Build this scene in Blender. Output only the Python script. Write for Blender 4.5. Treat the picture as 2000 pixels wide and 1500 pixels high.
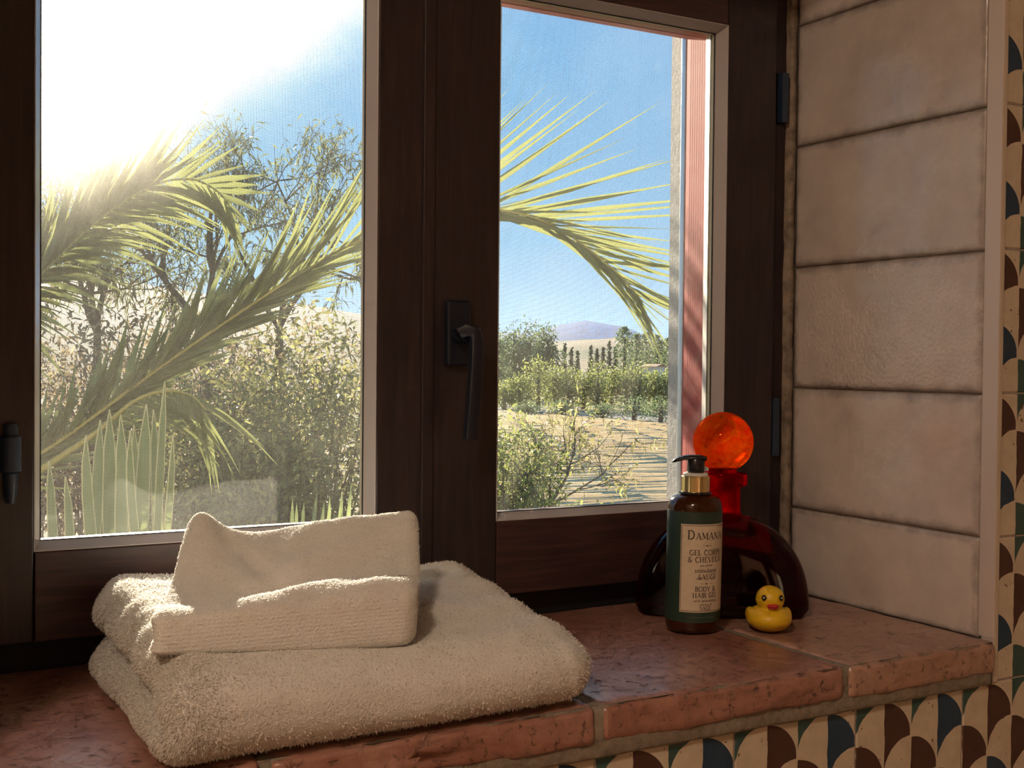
import bpy, bmesh, math, random
import numpy as np
from mathutils import Vector, Matrix
random.seed(7); RNG = np.random.default_rng(7)
S = bpy.context.scene
for o in list(bpy.data.objects): bpy.data.objects.remove(o)
COL = S.collection
PI = math.pi
# ------------------------------------------------------------------ camera
FPX = 2344.1
YAW, PITCH, ROLL = math.radians(29.676), math.radians(-1.142), math.radians(.544)
CAM = np.array([0, -1.134, .2845])
_fw = np.array([math.sin(YAW)*math.cos(PITCH), math.cos(YAW)*math.cos(PITCH), math.sin(PITCH)])
_rt = np.array([math.cos(YAW), -math.sin(YAW), 0]); _up = np.cross(_rt, _fw)
RT = math.cos(ROLL)*_rt + math.sin(ROLL)*_up; UP = -math.sin(ROLL)*_rt + math.cos(ROLL)*_up
cd = bpy.data.cameras.new('camera'); cam = bpy.data.objects.new('camera', cd); COL.objects.link(cam)
cd.sensor_width = 36; cd.lens = FPX/2000*36; cd.clip_start = .01; cd.clip_end = 6000
cam.matrix_world = Matrix(((RT[0], UP[0], -_fw[0], CAM[0]), (RT[1], UP[1], -_fw[1], CAM[1]), (RT[2], UP[2], -_fw[2], CAM[2]), (0, 0, 0, 1)))
S.camera = cam
def at(x, y, depth):
    """photo pixel + distance along the view axis -> world point"""
    return CAM + depth*((x-1000)/FPX*RT - (y-750)/FPX*UP + _fw)
# ------------------------------------------------------------------ sky, sun, exposure
SUN_AZ, SUN_EL = math.radians(11.2), math.radians(16.2)
SUND = (math.sin(SUN_AZ)*math.cos(SUN_EL), math.cos(SUN_AZ)*math.cos(SUN_EL), math.sin(SUN_EL))
W = bpy.data.worlds.new('sky'); S.world = W; W.use_nodes = True
nt = W.node_tree; nt.nodes.clear()
def N(t, k, **kw):
    n = t.nodes.new(k)
    for a, b in kw.items():
        if a.startswith('i_'): n.inputs[int(a[2:])].default_value = b
        else: setattr(n, a, b)
    return n
def math_(t, op, a, b=None, c=None):
    n = t.nodes.new('ShaderNodeMath'); n.operation = op
    for i, v in enumerate((a, b, c)):
        if v is None: continue
        if isinstance(v, (int, float)): n.inputs[i].default_value = v
        else: t.links.new(v, n.inputs[i])
    return n.outputs[0]
tc = N(nt, 'ShaderNodeTexCoord'); sx = N(nt, 'ShaderNodeSeparateXYZ'); nt.links.new(tc.outputs['Generated'], sx.inputs[0])
ramp = N(nt, 'ShaderNodeValToRGB'); rz = math_(nt, 'MULTIPLY', sx.outputs[2], 1.0); nt.links.new(rz, ramp.inputs[0])
el = ramp.color_ramp.elements
el[0].position = 0.0; el[0].color = (.60, .72, .78, 1)
el[1].position = 1.0; el[1].color = (.15, .38, .75, 1)
for p_, c_ in ((.035, (.52, .66, .73, 1)), (.10, (.32, .56, .78, 1)), (.17, (.215, .47, .75, 1)), (.29, (.165, .43, .73, 1)), (.5, (.16, .41, .72, 1))):
    e = el.new(p_); e.color = c_
dt = N(nt, 'ShaderNodeVectorMath', operation='DOT_PRODUCT'); nt.links.new(tc.outputs['Generated'], dt.inputs[0]); dt.inputs[1].default_value = SUND
ang = math_(nt, 'ARCCOSINE', math_(nt, 'MINIMUM', dt.outputs['Value'], 1.0))
g1 = math_(nt, 'MULTIPLY', math_(nt, 'EXPONENT', math_(nt, 'MULTIPLY', ang, -1/math.radians(1.4))), 9.0)
g2 = math_(nt, 'MULTIPLY', math_(nt, 'EXPONENT', math_(nt, 'MULTIPLY', ang, -1/math.radians(4.6))), .55)
gl = math_(nt, 'ADD', g1, g2)
gc = N(nt, 'ShaderNodeVectorMath', operation='SCALE'); gc.inputs[0].default_value = (1.0, .95, .86); nt.links.new(gl, gc.inputs['Scale'])
ad = N(nt, 'ShaderNodeVectorMath', operation='ADD'); nt.links.new(ramp.outputs[0], ad.inputs[0]); nt.links.new(gc.outputs[0], ad.inputs[1])
bg = N(nt, 'ShaderNodeBackground'); nt.links.new(ad.outputs[0], bg.inputs[0]); bg.inputs[1].default_value = 1.0
wo = N(nt, 'ShaderNodeOutputWorld'); nt.links.new(bg.outputs[0], wo.inputs[0])
ld = bpy.data.lights.new('sun', 'SUN'); ld.energy = 16.0; ld.angle = math.radians(.6); ld.color = (1, .86, .66)
sun = bpy.data.objects.new('sun', ld); COL.objects.link(sun)
sun.rotation_euler = Vector(SUND).to_track_quat('Z', 'Y').to_euler()
S.view_settings.view_transform = 'Standard'; S.view_settings.look = 'None'; S.view_settings.gamma = 1
S.view_settings.use_curve_mapping = False
S.view_settings.exposure = 0.75
S.cycles.max_bounces = 7; S.cycles.transparent_max_bounces = 10; S.cycles.transmission_bounces = 6; S.cycles.diffuse_bounces = 3; S.cycles.glossy_bounces = 3; S.cycles.volume_bounces = 0
S.cycles.use_adaptive_sampling = True; S.cycles.adaptive_threshold = .06; S.cycles.adaptive_min_samples = 12
S.cycles.sample_clamp_indirect = 6; S.cycles.caustics_reflective = False; S.cycles.caustics_refractive = False
S.cycles.use_denoising = True
FILL_W = 72.0      # glow of the added fill lamp

# ------------------------------------------------------------------ materials
MATS = {}
class T:
    """tiny node-graph helper"""
    def __init__(s, name):
        m = bpy.data.materials.new(name); m.use_nodes = True; s.m = m; s.t = m.node_tree; s.t.nodes.clear()
        s.out = s.n('ShaderNodeOutputMaterial'); MATS[name] = m
    def n(s, k, **kw): return N(s.t, k, **kw)
    def l(s, a, b): s.t.links.new(a, b)
    def mth(s, op, a, b=None, c=None): return math_(s.t, op, a, b, c)
    def tex(s, coord='Object', scale=(1, 1, 1), rot=(0, 0, 0)):
        c = s.n('ShaderNodeTexCoord') if coord != 'Position' else s.n('ShaderNodeNewGeometry')
        mp = s.n('ShaderNodeMapping'); mp.inputs['Scale'].default_value = scale; mp.inputs['Rotation'].default_value = rot
        s.l(c.outputs[coord], mp.inputs[0]); return mp.outputs[0]
    def noise(s, vec, scale, detail=4, rough=.55, dist=0):
        n = s.n('ShaderNodeTexNoise'); s.l(vec, n.inputs['Vector']); n.inputs['Scale'].default_value = scale
        n.inputs['Detail'].default_value = detail; n.inputs['Roughness'].default_value = rough; n.inputs['Distortion'].default_value = dist
        return n.outputs[0]
    def ramp(s, fac, stops):
        r = s.n('ShaderNodeValToRGB'); s.l(fac, r.inputs[0]); e = r.color_ramp.elements
        e[0].position, e[0].color = stops[0][0], (*stops[0][1], 1); e[1].position, e[1].color = stops[-1][0], (*stops[-1][1], 1)
        for p, c in stops[1:-1]: q = e.new(p); q.color = (*c, 1)
        return r.outputs[0]
    def mix(s, fac, a, b, blend='MIX'):
        n = s.n('ShaderNodeMix', data_type='RGBA', blend_type=blend)
        for i, v in ((0, fac), (6, a), (7, b)):
            if isinstance(v, (int, float)): n.inputs[i].default_value = v
            elif isinstance(v, tuple): n.inputs[i].default_value = (*v, 1)
            else: s.l(v, n.inputs[i])
        return n.outputs[2]
    def bump(s, h, strength=.3, dist=.002, normal=None):
        b = s.n('ShaderNodeBump'); b.inputs['Strength'].default_value = strength; b.inputs['Distance'].default_value = dist
        s.l(h, b.inputs['Height'])
        if normal is not None: s.l(normal, b.inputs['Normal'])
        return b.outputs[0]
    def pbr(s, color, rough=.5, spec=.5, metal=0, normal=None, **kw):
        p = s.n('ShaderNodeBsdfPrincipled')
        for k, v in (('Base Color', color), ('Roughness', rough), ('Specular IOR Level', spec), ('Metallic', metal)):
            if isinstance(v, tuple): p.inputs[k].default_value = (*v, 1)
            elif isinstance(v, (int, float)): p.inputs[k].default_value = v
            else: s.l(v, p.inputs[k])
        for k, v in kw.items():
            k = k.replace('_', ' ')
            p.inputs[k].default_value = (*v, 1) if isinstance(v, tuple) and k != 'Subsurface Radius' else v
        if normal is not None: s.l(normal, p.inputs['Normal'])
        return p.outputs[0]
    def done(s, sh): s.l(sh, s.out.inputs[0]); return s.m
def flat(name, c, rough=.5, spec=.5, metal=0, **kw):
    t = T(name); return t.done(t.pbr(c, rough, spec, metal, **kw))

def wood(name, horizontal):
    t = T(name); sc = (2.5, 30, 30) if horizontal else (30, 30, 2.5)
    v = t.tex('Object', sc); a = t.noise(v, 3, 5, .6, 1.2); b = t.noise(t.tex('Object', (3, 3, 3)), 2, 2)
    c = t.ramp(a, [(.25, (.013, .0095, .0115)), (.5, (.030, .020, .0215)), (.75, (.062, .037, .034))])
    if horizontal: c = t.mix(1.0, c, (2.3, 1.6, 1.4), 'MULTIPLY')  # rails lightened in colour for the extra light falling on them
    c = t.mix(.35, c, t.ramp(b, [(.3, (.015, .011, .014)), (.7, (.034, .022, .022))]))
    return t.done(t.pbr(c, t.mth('MULTIPLY_ADD', a, .2, .26), .5, normal=t.bump(a, .12, .001)))
wood('wood_upright', False); wood('wood_level', True)
flat('red_paint', (.35, .070, .060), .8, .03)
flat('outer_wood', (.26, .10, .07), .4)
flat('pale_gasket', (.78, .72, .62), .5)
flat('bead_sky_lit', (.48, .44, .44), .22, .8)  # paler than the sash wood: skylight on the bevels put into the colour
flat('gasket', (.62, .58, .42), .6)
flat('black_rubber', (.012, .012, .013), .6)
flat('aluminium', (.45, .46, .48), .32, metal=.9)
flat('handle_metal', (.008, .011, .020), .36, .4)
flat('hinge_metal', (.018, .035, .07), .35, .5)
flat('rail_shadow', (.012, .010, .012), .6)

t = T('caulk'); v = t.tex(); h = t.noise(v, 60, 4)
t.done(t.pbr(t.ramp(h, [(.3, (.12, .09, .07)), (.6, (.30, .24, .18))]), .7, normal=t.bump(h, .5, .002)))

t = T('pane_glass')          # window glass; dusty scatter added to imitate the sun's veiling glare
tr = t.n('ShaderNodeBsdfTransparent'); tr.inputs[0].default_value = (.97, .98, .98, 1)
gs = t.n('ShaderNodeBsdfGlossy'); gs.inputs['Roughness'].default_value = .02; gs.inputs[0].default_value = (1, 1, 1, 1)
fr = t.n('ShaderNodeFresnel'); fr.inputs[0].default_value = 1.35
rf = t.n('ShaderNodeBsdfRefraction'); rf.inputs['IOR'].default_value = 1.22; rf.inputs['Roughness'].default_value = .58; rf.inputs[0].default_value = (1, .97, .88, 1)
dust_veil = t.noise(t.tex('Object', (1, 1, 1)), 14, 5, .65)
fac = t.mth('MULTIPLY', t.mth('MULTIPLY_ADD', dust_veil, .9, .1), .019)
m1 = t.n('ShaderNodeMixShader'); t.l(fac, m1.inputs[0]); t.l(tr.outputs[0], m1.inputs[1]); t.l(rf.outputs[0], m1.inputs[2])
veil = t.n('ShaderNodeBsdfTranslucent'); veil.inputs[0].default_value = (1, .96, .88, 1)
m3 = t.n('ShaderNodeMixShader'); t.l(t.mth('MULTIPLY', dust_veil, .017), m3.inputs[0]); t.l(m1.outputs[0], m3.inputs[1]); t.l(veil.outputs[0], m3.inputs[2]); m1 = m3
m2 = t.n('ShaderNodeMixShader'); t.l(fr.outputs[0], m2.inputs[0]); t.l(m1.outputs[0], m2.inputs[1]); t.l(gs.outputs[0], m2.inputs[2])
t.done(m2.outputs[0])

t = T('screen_wire')
p = t.pbr((.055, .06, .07), .6, .15); tl = t.n('ShaderNodeBsdfTranslucent'); tl.inputs[0].default_value = (.05, .05, .05, 1)
m1 = t.n('ShaderNodeMixShader'); m1.inputs[0].default_value = .15; t.l(p, m1.inputs[1]); t.l(tl.outputs[0], m1.inputs[2]); t.done(m1.outputs[0])

def glazed(name, emboss):
    t = T(name); v = t.tex('Position'); oi = t.n('ShaderNodeObjectInfo')
    a = t.noise(v, 9, 4, .6); b = t.noise(v, 45, 3, .6); d = t.noise(v, 260, 2)
    c = t.ramp(a, [(.28, (.54, .47, .44)), (.5, (.65, .58, .54)), (.72, (.72, .65, .61))])
    c = t.mix(.22, c, t.ramp(b, [(.3, (.44, .37, .34)), (.7, (.66, .60, .56))]))
    hv = t.n('ShaderNodeHueSaturation'); t.l(c, hv.inputs['Color']); t.l(t.mth('MULTIPLY_ADD', oi.outputs['Random'], .16, .92), hv.inputs['Value'])
    c = hv.outputs[0]
    # glaze pools thin and dark along each tile's rim (UV holds the tile's own 0-1 square)
    uv = t.n('ShaderNodeUVMap'); s2 = t.n('ShaderNodeSeparateXYZ'); t.l(uv.outputs[0], s2.inputs[0])
    eu = t.mth('MULTIPLY', t.mth('MINIMUM', s2.outputs[0], t.mth('SUBTRACT', 1.0, s2.outputs[0])), 1.9)
    ev = t.mth('MINIMUM', s2.outputs[1], t.mth('SUBTRACT', 1.0, s2.outputs[1]))
    e = t.mth('ADD', t.mth('MINIMUM', eu, ev), t.mth('MULTIPLY_ADD', b, .12, -.06))
    c = t.mix(t.ramp(e, [(.0, (.55,)*3), (.07, (.0,)*3)]), c, (.16, .13, .12))
    nrm = t.bump(a, .5, .006); nrm = t.bump(b, .35, .0016, nrm)
    if emboss:
        vo = t.n('ShaderNodeTexVoronoi'); t.l(v, vo.inputs['Vector']); vo.inputs['Scale'].default_value = 210
        k = t.mth('MULTIPLY', vo.outputs['Distance'], t.mth('GREATER_THAN', a, .47)); nrm = t.bump(k, .5, .0012, nrm)
    t.done(t.pbr(c, t.mth('MULTIPLY_ADD', a, .22, .10), .55, normal=nrm))
glazed('glazed_tile', False); glazed('embossed_tile', True)
t = T('grout'); h = t.noise(t.tex(), 90, 3); t.done(t.pbr(t.ramp(h, [(.3, (.30, .25, .21)), (.7, (.46, .40, .34))]), .85, normal=t.bump(h, .4, .002)))
t = T('edge_trim'); t.done(t.pbr((.62, .54, .50), .42))
t = T('trim_face'); t.done(t.pbr((.60, .51, .41), .5))

def scallop():
    """printed scale pattern: half cream, half coloured scales, lower rows over upper ones"""
    t = T('scallop_tile'); g = t.n('ShaderNodeNewGeometry'); s = t.n('ShaderNodeSeparateXYZ'); t.l(g.outputs['Position'], s.inputs[0])
    w = .0375; M = t.mth
    wob = t.noise(g.outputs['Position'], 55, 2)
    u = M('ADD', M('DIVIDE', M('SUBTRACT', s.outputs[0], 1.0443-20*w), w), M('MULTIPLY_ADD', wob, .10, -.05))
    v = M('ADD', M('DIVIDE', M('SUBTRACT', s.outputs[2], .1045-20*w), w), M('MULTIPLY_ADD', wob, -.08, .04))
    def row(par):
        uu = M('SUBTRACT', u, float(par))
        n = M('ROUND', M('MULTIPLY', uu, .5)); du = M('SUBTRACT', uu, M('MULTIPLY', n, 2.0))
        c = M('SQRT', M('MAXIMUM', M('SUBTRACT', 1.0, M('MULTIPLY', du, du)), 0.0))
        x = M('ADD', M('SUBTRACT', v, c), 1.0 - par)                  # apex k must be >= x (parity removed)
        k = M('MULTIPLY', M('CEIL', M('MULTIPLY', x, .5)), 2.0)
        gap = M('SUBTRACT', k, x)                                     # 0 at the scale's own rim
        return M('ADD', k, float(par)), du, gap, M('ADD', M('MULTIPLY', n, 2.0), float(par))
    k0, d0, g0, n0 = row(0); k1, d1, g1_, n1 = row(1)
    sel = M('LESS_THAN', k1, k0)
    def pick(a, b): return M('ADD', M('MULTIPLY', a, M('SUBTRACT', 1.0, sel)), M('MULTIPLY', b, sel))
    k, du, gap, nn = pick(k0, k1), pick(d0, d1), pick(g0, g1_), pick(n0, n1)
    coloured = M('MULTIPLY', M('GREATER_THAN', du, .02), M('MULTIPLY', M('GREATER_THAN', gap, .05), M('LESS_THAN', du, .965)))
    idx = M('FLOORED_MODULO', M('ADD', M('MULTIPLY', nn, .5), M('MULTIPLY', k, .5)), 2.0)
    even_c = t.mix(M('GREATER_THAN', M('FLOORED_MODULO', M('ADD', M('ROUND', M('MULTIPLY', nn, .5)), M('ROUND', M('MULTIPLY', k, .5))), 2.0), .5), (.085, .030, .022), (.010, .050, .110))
    odd_c = t.mix(M('GREATER_THAN', M('FLOORED_MODULO', M('FLOOR', M('ADD', M('MULTIPLY', k, .5), M('MULTIPLY', M('FLOOR', M('MULTIPLY', nn, .5)), 0.0))), 2.0), .5), (.038, .105, .095), (.085, .030, .022))
    odd = M('GREATER_THAN', M('FLOORED_MODULO', M('ADD', k, .25), 2.0), .9)
    c = t.mix(odd, even_c, odd_c)
    mott = t.noise(g.outputs['Position'], 80, 4); c = t.mix(.18, c, t.mix(mott, (.02, .015, .015), (.14, .12, .10)), 'MIX')
    cream = t.ramp(mott, [(.3, (.58, .49, .37)), (.7, (.66, .57, .44))])
    c = t.mix(coloured, cream, c)
    spk = t.noise(g.outputs['Position'], 150, 1); c = t.mix(t.ramp(spk, [(.735, (0,)*3), (.75, (.8,)*3)]), c, (.10, .05, .03))
    t.done(t.pbr(c, .48, .4, normal=t.bump(mott, .12, .001)))
scallop()

def terracotta(name, c1, c2, c3, rough):
    t = T(name); v = t.tex('Position'); a = t.noise(v, 11, 6, .62); b = t.noise(v, 70, 5, .6, .6); d = t.noise(v, 240, 3)
    c = t.ramp(a, [(.30, c1), (.5, c2), (.70, c3)]); c = t.mix(.4, c, t.ramp(b, [(.3, tuple(x*.5 for x in c1)), (.55, c2), (.75, c3)]))
    pit = t.ramp(b, [(.30, (0,)*3), (.40, (1,)*3)])
    spk = t.ramp(t.noise(t.tex('Position', (1, 1.6, 1)), 120, 3, .6), [(.33, (1,)*3), (.40, (0,)*3)]); c = t.mix(t.mth('MULTIPLY', spk, .75), c, tuple(x*.28 for x in c1))
    nrm = t.bump(pit, .7, .0020); nrm = t.bump(b, .4, .0022, nrm); nrm = t.bump(d, .2, .0005, nrm)
    t.done(t.pbr(c, t.mth('MULTIPLY_ADD', b, .30, rough), 1.0, normal=nrm, Coat_Weight=.25, Coat_Roughness=.30))
terracotta('terracotta', (.24, .095, .065), (.36, .165, .120), (.48, .26, .20), .22)
terracotta('terracotta_pale', (.30, .15, .105), (.42, .235, .17), (.52, .33, .25), .20)
t = T('mortar'); v = t.tex('Position'); h = t.noise(v, 120, 5, .7); t.done(t.pbr(t.ramp(h, [(.3, (.19, .155, .115)), (.7, (.34, .29, .225))]), .9, normal=t.bump(h, .8, .003)))

def towel_mat(name, rib):
    t = T(name); v = t.tex('Object'); a = t.noise(v, 420, 3, .7); b = t.noise(v, 60, 3)
    c = t.ramp(b, [(.3, (.80, .77, .72)), (.7, (.86, .84, .80))])
    nrm = t.bump(a, .8, .0022)
    if rib:
        wv = t.n('ShaderNodeTexWave', wave_type='BANDS', bands_direction='Z'); wv.inputs['Scale'].default_value = 110; wv.inputs['Distortion'].default_value = .6; t.l(v, wv.inputs[0])
        nrm = t.bump(wv.outputs['Fac'], .25, .0008, nrm)
    p = t.pbr(c, .95, .1, normal=nrm, Sheen_Weight=.35, Sheen_Roughness=.5)
    tl = t.n('ShaderNodeBsdfTranslucent'); tl.inputs[0].default_value = (.85, .80, .70, 1); t.l(nrm, tl.inputs['Normal'])
    m = t.n('ShaderNodeMixShader'); m.inputs[0].default_value = .10; t.l(p, m.inputs[1]); t.l(tl.outputs[0], m.inputs[2]); t.done(m.outputs[0])
towel_mat('terry', False); towel_mat('terry_fine', True)
t = T('pile'); d = t.n('ShaderNodeBsdfDiffuse'); d.inputs[0].default_value = (.86, .83, .78, 1); tl = t.n('ShaderNodeBsdfTranslucent'); tl.inputs[0].default_value = (.86, .82, .75, 1)
m1 = t.n('ShaderNodeMixShader'); m1.inputs[0].default_value = .4; t.l(d.outputs[0], m1.inputs[1]); t.l(tl.outputs[0], m1.inputs[2]); t.done(m1.outputs[0])

def leafmat(name, c, tc_, f=.5, rough=.45, var=.35):
    t = T(name); v = t.tex('Position'); a = t.noise(v, 2.2, 3, .6); oi = t.n('ShaderNodeNewGeometry')
    r = oi.outputs['Random Per Island']
    k = t.mth('MULTIPLY_ADD', r, var*1.4, 1-var*.7)
    def sc(col):
        n = t.n('ShaderNodeVectorMath', operation='SCALE'); n.inputs[0].default_value = col; t.l(k, n.inputs['Scale']); return n.outputs[0]
    p = t.pbr(sc(c), rough, .4); tl = t.n('ShaderNodeBsdfTranslucent'); t.l(sc(tc_), tl.inputs[0])
    m = t.n('ShaderNodeMixShader'); m.inputs[0].default_value = f; t.l(p, m.inputs[1]); t.l(tl.outputs[0], m.inputs[2]); t.done(m.outputs[0])
leafmat('palm_leaf', (.13, .15, .065), (.24, .26, .095), .5, .45)
leafmat('palm_rib', (.30, .27, .08), (.42, .36, .10), .3)
leafmat('blade_leaf', (.15, .19, .09), (.30, .35, .14), .5)
leafmat('blade_edge', (.45, .44, .25), (.5, .48, .25), .3)
leafmat('almond_leaf', (.10, .12, .07), (.22, .24, .11), .4, .5, .6)
leafmat('shrub_leaf', (.13, .135, .06), (.42, .40, .14), .45, .5, .8)
leafmat('shrub_leaf_brown', (.19, .15, .105), (.40, .32, .19), .4, .6, .7)
leafmat('orchard_leaf', (.14, .18, .055), (.38, .42, .12), .4, .6, .5)
leafmat('gum_leaf', (.10, .15, .08), (.22, .29, .13), .35, .6, .5)
leafmat('cypress_leaf', (.03, .055, .035), (.06, .10, .05), .3, .7, .4)
t = T('bark'); h = t.noise(t.tex('Object', (8, 8, 2)), 6, 4); t.done(t.pbr(t.ramp(h, [(.3, (.05, .038, .028)), (.7, (.14, .105, .075))]), .9, normal=t.bump(h, .5, .01)))
t = T('field_straw'); v = t.tex('Position'); h = t.noise(v, .35, 5, .65); t.done(t.pbr(t.ramp(h, [(.3, (.55, .37, .19)), (.7, (.72, .52, .29))]), .95, .1))
t = T('dry_ground'); v = t.tex('Position'); h = t.noise(v, .2, 6, .65); t.done(t.pbr(t.ramp(h, [(.3, (.16, .15, .07)), (.5, (.28, .22, .11)), (.7, (.40, .31, .17))]), .95, .1))
t = T('shaded_verge'); v = t.tex('Position'); h = t.noise(v, .6, 5); t.done(t.pbr(t.ramp(h, [(.3, (.16, .155, .14)), (.7, (.24, .225, .20))]), .95, .1))  # grass verge beyond the field, its shade put into the grey
t = T('far_slope'); v = t.tex('Position'); h = t.noise(v, .012, 6, .6); t.done(t.pbr(t.ramp(h, [(.35, (.07, .085, .05)), (.5, (.20, .15, .09)), (.7, (.28, .21, .14))]), .95, .1))
t = T('wooded_hill'); v = t.tex('Position'); h = t.noise(v, .02, 7, .65); t.done(t.pbr(t.ramp(h, [(.35, (.018, .028, .022)), (.65, (.038, .045, .032))]), .95, .1))
t = T('scrub_hill'); v = t.tex('Position'); h = t.noise(v, .05, 7, .65); t.done(t.pbr(t.ramp(h, [(.35, (.08, .07, .045)), (.65, (.19, .14, .095))]), .95, .1))
t = T('stucco'); v = t.tex('Position'); h = t.noise(v, 130, 5, .7); t.done(t.pbr(t.ramp(h, [(.3, (.42, .38, .32)), (.7, (.66, .61, .52))]), .9, normal=t.bump(h, .9, .004)))
t = T('plaster'); h = t.noise(t.tex('Position'), 6, 4); t.done(t.pbr(t.ramp(h, [(.3, (.66, .55, .42)), (.7, (.72, .61, .48))]), .9))
t = T('floor_tile'); h = t.noise(t.tex('Position'), 8, 4); t.done(t.pbr(t.ramp(h, [(.3, (.30, .16, .10)), (.7, (.42, .25, .17))]), .5))
t = T('ceiling_paint'); h = t.noise(t.tex('Position'), 5, 3); t.done(t.pbr(t.ramp(h, [(.3, (.70, .64, .55)), (.7, (.75, .69, .60))]), .9))
flat('white_house', (.75, .68, .60), .8); flat('roof_tile', (.40, .17, .10), .8)

def glass(name, c, rough=0.0, ior=1.45):
    t = T(name); g = t.n('ShaderNodeBsdfGlass'); g.inputs[0].default_value = (*c, 1); g.inputs['Roughness'].default_value = rough; g.inputs['IOR'].default_value = ior
    return t.done(g.outputs[0])
t = T('red_ball_glass'); v = t.tex('Object', (1, 1, 1.5)); h = t.noise(v, 38, 3, .6, 2.5)       # cloudy orange-red glass that glows when the sun is behind it
g = t.n('ShaderNodeBsdfGlass'); g.inputs['IOR'].default_value = 1.42; t.l(t.ramp(h, [(.3, (.96, .08, .015)), (.7, (1, .26, .04))]), g.inputs[0]); t.l(t.bump(h, .12, .004), g.inputs['Normal'])
tp = t.n('ShaderNodeBsdfTransparent'); tp.inputs[0].default_value = (1, .42, .14, 1); tl = t.n('ShaderNodeBsdfTranslucent'); t.l(t.ramp(h, [(.35, (.9, .03, .005)), (.65, (1, .42, .05))]), tl.inputs[0])
m1 = t.n('ShaderNodeMixShader'); m1.inputs[0].default_value = .30; t.l(g.outputs[0], m1.inputs[1]); t.l(tp.outputs[0], m1.inputs[2])
m2 = t.n('ShaderNodeMixShader'); m2.inputs[0].default_value = .24; t.l(m1.outputs[0], m2.inputs[1]); t.l(tl.outputs[0], m2.inputs[2]); t.done(m2.outputs[0])
t = T('red_neck_glass'); g = t.n('ShaderNodeBsdfGlass'); g.inputs['IOR'].default_value = 1.42; g.inputs[0].default_value = (.85, .012, .07, 1)
tp = t.n('ShaderNodeBsdfTransparent'); tp.inputs[0].default_value = (.9, .05, .12, 1); tl = t.n('ShaderNodeBsdfTranslucent'); tl.inputs[0].default_value = (.8, .006, .05, 1)
m1 = t.n('ShaderNodeMixShader'); m1.inputs[0].default_value = .30; t.l(g.outputs[0], m1.inputs[1]); t.l(tp.outputs[0], m1.inputs[2])
m2 = t.n('ShaderNodeMixShader'); m2.inputs[0].default_value = .18; t.l(m1.outputs[0], m2.inputs[1]); t.l(tl.outputs[0], m2.inputs[2]); t.done(m2.outputs[0])
t = T('dark_red_glass'); p = t.pbr((.60, .006, .045), .02, .5, Transmission_Weight=1.0, IOR=1.45)
tp = t.n('ShaderNodeBsdfTransparent'); tp.inputs[0].default_value = (.6, .01, .06, 1); tl = t.n('ShaderNodeBsdfTranslucent'); tl.inputs[0].default_value = (.6, .004, .05, 1)
m1 = t.n('ShaderNodeMixShader'); m1.inputs[0].default_value = .25; t.l(p, m1.inputs[1]); t.l(tp.outputs[0], m1.inputs[2])
m2 = t.n('ShaderNodeMixShader'); m2.inputs[0].default_value = .18; t.l(m1.outputs[0], m2.inputs[1]); t.l(tl.outputs[0], m2.inputs[2]); t.done(m2.outputs[0])
va = t.n('ShaderNodeVolumeAbsorption'); va.inputs[0].default_value = (.55, .01, .12, 1); va.inputs['Density'].default_value = 55
t.l(va.outputs[0], t.out.inputs['Volume'])
t = T('amber_plastic'); t.done(t.pbr((.085, .022, .005), .12, .5, Transmission_Weight=.5, IOR=1.4))
flat('label_green', (.020, .042, .030), .45)
t = T('label_cream'); h = t.noise(t.tex('Object'), 200, 2); t.done(t.pbr(t.ramp(h, [(.3, (.60, .49, .36)), (.7, (.66, .55, .41))]), .7))
flat('label_ink', (.05, .035, .028), .6); flat('gold', (.72, .56, .28), .18, metal=1.0); flat('white_plastic', (.72, .70, .64), .4)
flat('black_plastic', (.012, .012, .014), .22, .6)
flat('label_faint_ink', (.20, .24, .19), .5)
t = T('duck_vinyl'); t.done(t.pbr((.78, .50, .015), .42, .5, Subsurface_Weight=.15, Subsurface_Radius=(.4, .25, .05), Subsurface_Scale=.01))
flat('duck_beak', (.55, .025, .035), .4); flat('eye_black', (.012, .008, .006), .2); flat('eye_white', (.8, .72, .5), .4)
flat('lamp_metal', (.6, .58, .55), .3, metal=1)
flat('door_wood', (.20, .09, .05), .5)

# ------------------------------------------------------------------ object helpers
ORG = {}
def _link(o, parent):
    COL.objects.link(o)
    if parent is not None: o.parent = parent
def tag(o, label=None, cat=None, group=None, kind=None):
    for k, v in (('label', label), ('category', cat), ('group', group), ('kind', kind)):
        if v: o[k] = v
    return o
def empty(name, loc, label=None, cat=None, group=None, kind=None, parent=None):
    o = bpy.data.objects.new(name, None); o.empty_display_size = .05
    _link(o, parent); po = ORG[parent.name] if parent else np.zeros(3)
    o.location = np.array(loc)-po; ORG[o.name] = np.array(loc, float); return tag(o, label, cat, group, kind)
def link_mesh(name, me, mat, parent=None, org=None, smooth=False):
    """mesh in world coordinates -> object whose origin is its parent's (or org)"""
    o = bpy.data.objects.new(name, me); _link(o, parent)
    base = ORG[parent.name] if parent is not None else np.array(org if org is not None else (0, 0, 0), float)
    if np.any(base): me.transform(Matrix.Translation(-Vector(base)))
    if parent is None: o.location = base
    ORG[o.name] = base
    if mat: me.materials.append(MATS[mat] if isinstance(mat, str) else mat)
    if smooth: me.polygons.foreach_set('use_smooth', [True]*len(me.polygons))
    return o
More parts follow.
